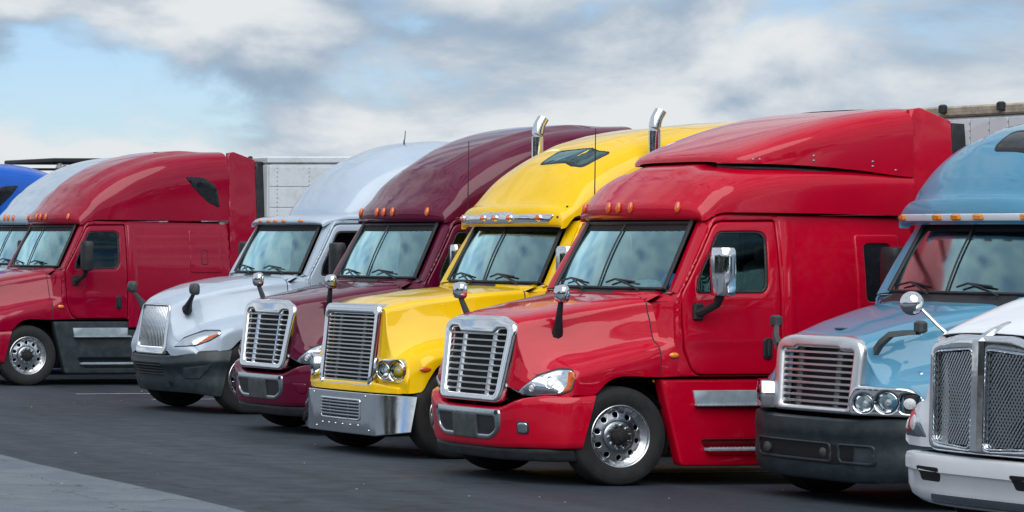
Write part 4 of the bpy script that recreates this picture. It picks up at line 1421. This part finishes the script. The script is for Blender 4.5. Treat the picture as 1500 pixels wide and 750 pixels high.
# ------------------------------------------------------------------ the white tractor at the right edge, mesh grille
def mesh_truck(T):
    T.skirt = T.p
    T.divider = True
    dx = -.25
    wheels(T)
    chassis(T, .80)
    cab(T, dx, -3.6, ext=.4, roof_rear=3.9, has_sleeper_window=False, mirrors='chrome')
    hb, ho = hood(T, [(-.695, 2.19, .88, 1.165, 1.44, 1.12, 0, 0), (-.3, 2.17, .82, 1.18, 1.38, 1.13, 0, 0), (.05, 2.12, .77, 1.185, 1.34, 1.13, 0, 0), (.18, 2.09, .75, 1.185, 1.32, 1.06, 0, 0),
                      (.32, 2.05, .73, 1.185, 1.28, .95, 0, 0), (.60, 1.95, .70, 1.18, 1.22, .84, .02, .03), (.85, 1.85, .66, 1.16, 1.17, .80, .04, .10), (.95, 1.79, .64, 1.12, 1.12, .78, .05, .14, .06)], cab_dx=dx)
    bv = hb.bvh()
    gx = lambda y, z: 1.0 + .03 * (1.75 - z) + .03 * (1 - min(1, abs(y) / .6)) - .06 * y * y
    mp = lambda u, v, w: (gx(u, v) + w, u, v)
    outer = rpoly([(-.66, 1.68, .10), (-.30, 1.765, .05), (.30, 1.765, .05), (.66, 1.68, .10), (.66, .765, .12), (-.66, .765, .12)], .08)
    holes = [rpoly([(s_ * .085, 1.64), (s_ * .565, 1.60), (s_ * .555, .85), (s_ * .085, .82)], .05) for s_ in (1, -1)]
    g = T.put(MB().plate(outer, holes, lambda u, v, w: mp(u, v, w + .04), r=.035, depth=.12, step=.06, seg=.04), 'grille', M['chrome'])
    T.put(MB().plate(outer, [], lambda u, v, w: mp(u * .96, v, -.06), r=0, depth=0, step=.3, seg=.2), 'grille_screen', M['mesh'], g)
    for s_, hl in zip((1, -1), holes):
        w = MB()
        pitch, rw = .034, .0075
        zs = np.arange(.80, 1.68, .0125)
        for d in (1, -1):
            for k in range(-50, 60):
                # each wire zigzags: a straight diagonal clipped to the opening
                u0 = k * pitch
                seg = []
                for z in zs:
                    u = u0 + d * (z - .8) * .62
                    if inside([hl], [(u, z)])[0]:
                        seg.append((u, z))
                    else:
                        if len(seg) > 1:
                            w.grid([[mp(a, b, .012 + d * .003) for a, b in ((p[0] - rw, p[1]), (p[0], p[1]), (p[0] + rw, p[1]))] for p in (seg[0], seg[-1])])
                        seg = []
                if len(seg) > 1:
                    w.grid([[mp(p[0] + q, p[1], .012 + d * .003) for q in (-rw, 0, rw)] for p in (seg[0], seg[-1])])
        o = T.put(w, 'wire_mesh', M['satin'], g)
        o['kind'] = 'stuff'
        T.put(MB().plate([(a, b) for a, b in rpoly([(s_ * .07, 1.655), (s_ * .58, 1.615), (s_ * .57, .835), (s_ * .07, .805)], .06)], [hl], lambda u, v, w_: mp(u, v, w_ + .052), r=.008, depth=.03, step=.1, seg=.05), 'mesh_rim', M['steel'], g)
    sp = MB()
    sp.grid([[(gx(0, z) + .04, -.06, z), (gx(0, z) + .075, -.035, z), (gx(0, z) + .075, .035, z), (gx(0, z) + .04, .06, z)] for z in np.linspace(.80, 1.72, 8)] + [[(.93, -.05, 1.80), (.95, -.03, 1.82), (.95, .03, 1.82), (.93, .05, 1.80)], [(.80, -.03, 1.86), (.80, -.02, 1.88), (.80, .02, 1.88), (.80, .03, 1.86)]])
    T.put(sp, 'spine', M['chrome'], g)
    hp = [(.93, .74, .86, .02), (.90, .78, 1.05, .06), (.84, .93, 1.12, .05), (.74, 1.05, 1.10, .05), (.70, 1.09, .92, .04), (.76, 1.05, .85, .02)]
    rim = decal(T, bv, hp, R_(40), 'headlight', M['clear'], off=.006, r=.015, depth=.03)
    mpp, pr = mapper(bv, R_(40), .012)
    for pnt, rr in (((.86, .90, .98), .075), ((.78, 1.02, .96), .05)):
        u, v = pr(pnt)
        for i, par in enumerate(rim):
            b2 = MB().plate(ellipse(u, v, rr * .8, rr, 18), [], mpp, r=.02, depth=.01, step=.02, seg=.03)
            T.put(b2 if i == 0 else b2.flipped(), 'bulb', M['lamp'], par)
    bb, bo = bumper(T, [(1.08, 1.04, 0, .735, .29), (1.075, 1.035, .4, .735, .29), (1.04, 1.0, .70, .735, .295), (.96, .94, .95, .735, .31), (.84, .85, 1.12, .735, .34), (.45, .55, 1.19, .735, .37)], T.p,
                    prof=[(-.12, 1.0), (-.03, 1.0), (.01, .97), (.02, .88), (.02, .66), (.0, .62), (-.004, .30), (-.03, .10), (-.08, 0), (-.14, 0)])
    bvb = bb.bvh()
    for c in (-.64, .52):
        decal(T, bvb, [(c - .17, .625), (c + .17, .625), (c + .15, .50), (c - .13, .50)], 0, 'air_intake', M['mesh'], off=.004, r=.006, depth=.01, both=False, raw=True, par=bo, rnd=.03)
    decal(T, bvb, [(-.66, .40), (.66, .40), (.70, .31), (-.70, .31)], 0, 'lip', M['satin'], off=.006, r=.01, depth=.02, both=False, raw=True, par=bo, rnd=.03)
    rb, ro = roof(T, [(-1.0, 2.755, 2.735, 1.00, .21), (-.97, 2.85, 2.735, 1.05, .21), (-1.05, 2.98, 2.76, 1.06, .19), (-1.3, 3.25, 2.83, 1.08, .11), (-1.7, 3.52, 2.83, 1.10, .07), (-2.4, 3.8, 2.81, 1.11, .02, 5), (-3.6, 3.92, 2.78, 1.11, 0, 6)])
    marker_lights(T, rb, (-.8, -.19, 0, .19, .8), 0, 2.86, par=ro)
    # chrome convex mirrors on bent arms
    for sg in (1, -1):
        fl = (lambda b: b if sg > 0 else b.flipped())
        arm = T.put(fl(MB().tube([(.78, .66, 1.70), (.84, .78, 1.82), (.92, .93, 2.0)], .016, 8)), 'hood_mirror', M['chrome'])
        hd = MB().ball((.95, .96, 2.01), (.085, .105, .105), 18, 12)
        T.put(fl(hd), 'mirror_head', M['chrome'], arm)


def towel_and_bag(T):
    """things lying on a dashboard, as one heap each"""
    rz = T.root.rotation_euler.z
    c, s_ = math.cos(rz), math.sin(rz)
    wp = lambda x, y, z: (T.root.location.x + x * c - y * s_, T.root.location.y + x * s_ + y * c, z)
    b = MB()
    rows = []
    rn = random.Random(8)
    for i in range(9):
        r = []
        for j in range(14):
            v = math.sin(math.pi * i / 8) * math.sin(math.pi * (j + .5) / 14) ** .4
            r.append((-.66 - .045 * i, .10 + .048 * j, 2.03 + .085 * v * (1 + rn.uniform(-.25, .25))))
        rows.append(r)
    b.grid(rows)
    o = b.build('towel', M['towel'])
    o.location, o.rotation_euler = (T.root.location.x, T.root.location.y, 0), (0, 0, rz)
    o['label'], o['category'] = 'pale crumpled towel lying on the dashboard of the bright red truck', 'towel'
    b = MB()
    b.ball((-.84, .78, 2.10), (.13, .10, .09), 12, 8)
    b.v = [(x + rn.uniform(-.012, .012), y + rn.uniform(-.012, .012), z + rn.uniform(-.012, .012)) for x, y, z in b.v]
    o = b.build('bag', M['bluecloth'])
    o.location, o.rotation_euler = (T.root.location.x, T.root.location.y, 0), (0, 0, rz)
    o['label'], o['category'] = 'blue soft bag beside the towel on the red truck dashboard', 'bag'


# ------------------------------------------------------------------ trailers
def trailer(label, T, x0, length=13.5, th=0., h=4.0, panels=True, z0=1.1, rail='tan'):
    """box trailer hitched behind truck T, its nose at local x0"""
    rz = T.root.rotation_euler.z
    o = T.root.location
    loc = (o.x + x0 * math.cos(rz), o.y + x0 * math.sin(rz), 0)
    t = thing('box_trailer', label, 'trailer', loc, rz + R_(th), 'box trailers behind the trucks')
    b = MB().box((-length / 2, 0, (z0 + h - .12) / 2), (length / 2, 1.275, (h - .12 - z0) / 2), .04)
    b.build('trailer_body', M['trailer'], t)
    rl = MB()
    rl.box((-length / 2, 0, h - .06), (length / 2 + .012, 1.29, .058), .02)
    rl.build('top_rail', M[rail], t)
    br = MB().box((-length / 2, 0, z0 + .06), (length / 2 + .01, 1.29, .07), .02)
    br.build('bottom_rail', M['galv'], t)
    n = 9
    for k in range(n):      # riveted nose sheets
        y = -1.27 + 2.54 * k / n
        MB().box((.008, y + 1.27 / n, (z0 + h) / 2), (.009, 1.27 / n - .006, (h - z0) / 2 - .15), .006).build('nose_panel', M['trailer'], t)
    if panels:
        zs = [z0 + .15 + (h - z0 - .32) * k / 7 for k in range(8)]
        for sg in (1, -1):
            for k in range(7):
                MB().box((-length / 2, sg * 1.279, (zs[k] + zs[k + 1]) / 2), (length / 2 - .02, .007, (zs[k + 1] - zs[k]) / 2 - .012), .006).build('side_panel', M['trailer'], t)
            rv = MB()
            for i in range(24):
                for j in range(34):
                    rv.ball((-.15 - .56 * i, sg * 1.289, z0 + .2 + j * (h - z0 - .4) / 33), (.012, .006, .012), 5, 3)
            rr = rv.build('rivet', M['galv'], t)
            rr['kind'] = 'stuff'
    rv = MB()
    for k in range(1, n):
        for j in range(34):
            rv.ball((.018, -1.27 + 2.54 * k / n, z0 + .2 + j * (h - z0 - .4) / 33), (.005, .009, .009), 5, 3)
    for j in range(40):
        rv.ball((.014, -1.24 + j * .0635, h - .06), (.005, .009, .009), 5, 3)
    rr = rv.build('rivet', M['galv'], t)
    rr['kind'] = 'stuff'
    for y in (-.25, .62):
        MB().box((.03, y, h - .03), (.03, .045, .05), .015).build('clearance_light', M['black'], t)
    u = MB()
    for x in (-length + 1.6, -length + 2.9):
        for y in (1.0, -1.0):
            u.lathe([(.30, -.28), (.5, -.26), (.515, -.2), (.515, .2), (.5, .26), (.30, .28)], (x, y, .515), (0, 1, 0), 24)
        u.tube([(x, -.9, .515), (x, .9, .515)], .08)
    u.box((-length + 2.25, 0, .85), (1.2, .5, .2))
    u.box((-2.6, .75, .55), (.06, .06, .5))
    u.box((-2.6, -.75, .55), (.06, .06, .5))
    u.build('running_gear', M['iron'], t)
    return t


# ------------------------------------------------------------------ the row, from the camera's near end to the far end
T = Truck('white semi truck with a mesh grille at the right edge of the photo', 'kwhite', 1775, 183)
mesh_truck(T)
T = Truck('dusty light blue semi truck with chrome slat grille and dark slate bumper', 'blue', 1441, 156)
blue_truck(T)
T = Truck('bright red semi truck with a bolted roof fairing, chrome mirror and red side skirts', 'red', 912, 142)
aero_truck(T, mid=True, fog=True, door_mirror='chrome')
towel_and_bag(T)
trailer('white riveted trailer with tan top rail behind the bright red truck', T, -4.72)
T = Truck('yellow semi truck with square chrome grille, chrome bumper and two exhaust stacks', 'yellow', 660, 127)
yellow_truck(T)
T = Truck('maroon semi truck with chrome barred grille between the white and the yellow truck', 'maroon', 555, 114.5)
aero_truck(T, vent=False, upright='chrome', far_mirror=-.03, rear_top=3.90)
T = Truck('pale white semi truck with upright grille bars and slate bumper beside the maroon truck', 'white', 368, 102)
white_truck(T)
T = Truck('crimson high roofed semi truck with slate side skirts and black mirrors', 'crimson', 42, 86)
aero_truck(T, skirt=M['slate'])
trailer('white panelled trailer hitched to the crimson truck with slate skirts', T, -4.35, th=-4, h=3.92, rail='trailer')
T = Truck('silver semi truck at the left edge, mostly hidden behind the crimson truck', 'silver', -5, 80)
aero_truck(T)

# bright blue tractor further back, parked nose to the right
T = Truck('bright blue semi truck at the far left, only its roof in sight', 'bright_blue', 250, 71)
aero_truck(T)
T.root.rotation_euler.z = R_(3)
T.root.location.x, T.root.location.y = (195 + 1400) / 70, 4600 / 70

# dark decked car carrier behind the silver truck
t = thing('car_carrier_trailer', 'dark decked carrier trailer showing above the silver truck roof', 'trailer', (23.75, 74, 0), R_(188))
MB().box((-5, 0, 4.28), (5.6, 1.28, .05), .02).build('upper_deck', M['black'], t)
for k in range(9):
    for y in (1.2, -1.2):
        MB().box((.4 - 1.3 * k, y, 2.5), (.05, .05, 1.72), .02).build('post', M['galv'], t)
for k in range(4):
    for y in (1.235, -1.235):
        MB().box((-5, y, 4.12 - k * .14), (5.5, .03, .03), .01).build('rail', M['galv'], t)
MB().box((-5, 0, 1.0), (5.6, 1.28, .12), .03).build('lower_deck', M['black'], t)
for x in (-8.2, -9.5):
    u = MB()
    for y in (1.0, -1.0):
        u.lathe([(.02, -.2), (.4, -.2), (.43, -.15), (.43, .15), (.4, .2), (.02, .2)], (x, y, .43), (0, 1, 0), 20)
    u.tube([(x, -1, .43), (x, 1, .43)], .06).build('axle', M['tyre'], t)
MB().box((.45, 0, .45), (.08, .6, .45), .03).build('landing_gear', M['iron'], t)

# ------------------------------------------------------------------ painted stall lines between the trucks
c, s_ = math.cos(R_(TH)), math.sin(R_(TH))
for px, sc in ((1100, 134), (830, 120.5), (700, 108), (330, 93.5), (215, 90.5), (20, 82.5)):
    X, Y = (px + 1400) / sc, 4600 / sc
    b = MB()
    rows = []
    for k in range(20):
        d = -1.2 + k * 1.0
        rows.append([(X + d * c + q * s_, Y + d * s_ - q * c, .008) for q in (-.05, .05)])
    b.grid(rows)
    struct('stall_line', b, M['line'])

# loose grit on the asphalt
rn = random.Random(12)
gr = MB()
for k in range(70):
    Y = rn.uniform(24, 60)
    X = (rn.uniform(-20, 1250) + 1400) / 4600 * Y
    r = rn.choice((.006, .008, .010, .014)) * rn.uniform(.7, 1.2)
    gr.ball((X, Y, .002 + r * .4), (r * rn.uniform(.8, 1.5), r * rn.uniform(.8, 1.5), r * .6), 5, 3)
o = gr.build('grit', M['galv'])
o['kind'] = 'stuff'

# dark wood added out of view behind the camera to darken the truck reflections
def foliage():
    m, t = material('leaf_mass')
    a = t.noise(t.obj, .35, 5, .6)
    t.put(t.p.inputs['Base Color'], t.mix(t.step(a, .3, .7), rgb(.022, .034, .018), rgb(.05, .07, .035)))
    t.p.inputs['Roughness'].default_value = .8
    return m
fm = foliage()
w = MB()
rn = random.Random(5)
for k in range(185):
    cx_, cy_ = -72 + k * 1.5 + rn.uniform(-1, 1), -34 + rn.uniform(-7, 5) 
    hh = rn.uniform(9, 15)
    if k > 104:  # arm added round the left, to dull bright sky reflections on the hoods
        q_ = (k - 104) / 80
        cx_, cy_ = -72 - 24 * math.sin(q_ * 1.5) + rn.uniform(-3, 3), -34 + 170 * q_
        hh = rn.uniform(8, 14)
    for j in range(130):
        a, b_ = rn.uniform(0, 2 * math.pi), rn.uniform(-1, 1)
        q = rn.uniform(.5, 1) ** .5
        p = Vector((cx_ + 2.6 * q * math.sqrt(1 - b_ * b_) * math.cos(a), cy_ + 2.6 * q * math.sqrt(1 - b_ * b_) * math.sin(a), hh * .5 + hh * .5 * q * b_))
        u = Vector((rn.uniform(-1, 1), rn.uniform(-1, 1), rn.uniform(-1, 1))).normalized()
        v = u.orthogonal().normalized()
        r = rn.uniform(.5, 1.1)
        n_ = len(w.v)
        w.v += [tuple(p + u * r), tuple(p + v * r * .6), tuple(p - u * r), tuple(p - v * r * .6)]
        w.f.append((n_, n_ + 1, n_ + 2, n_ + 3))
o = link('unseen_wood', w.mesh('unseen_wood', fm, weld=False))
o['kind'] = 'stuff'
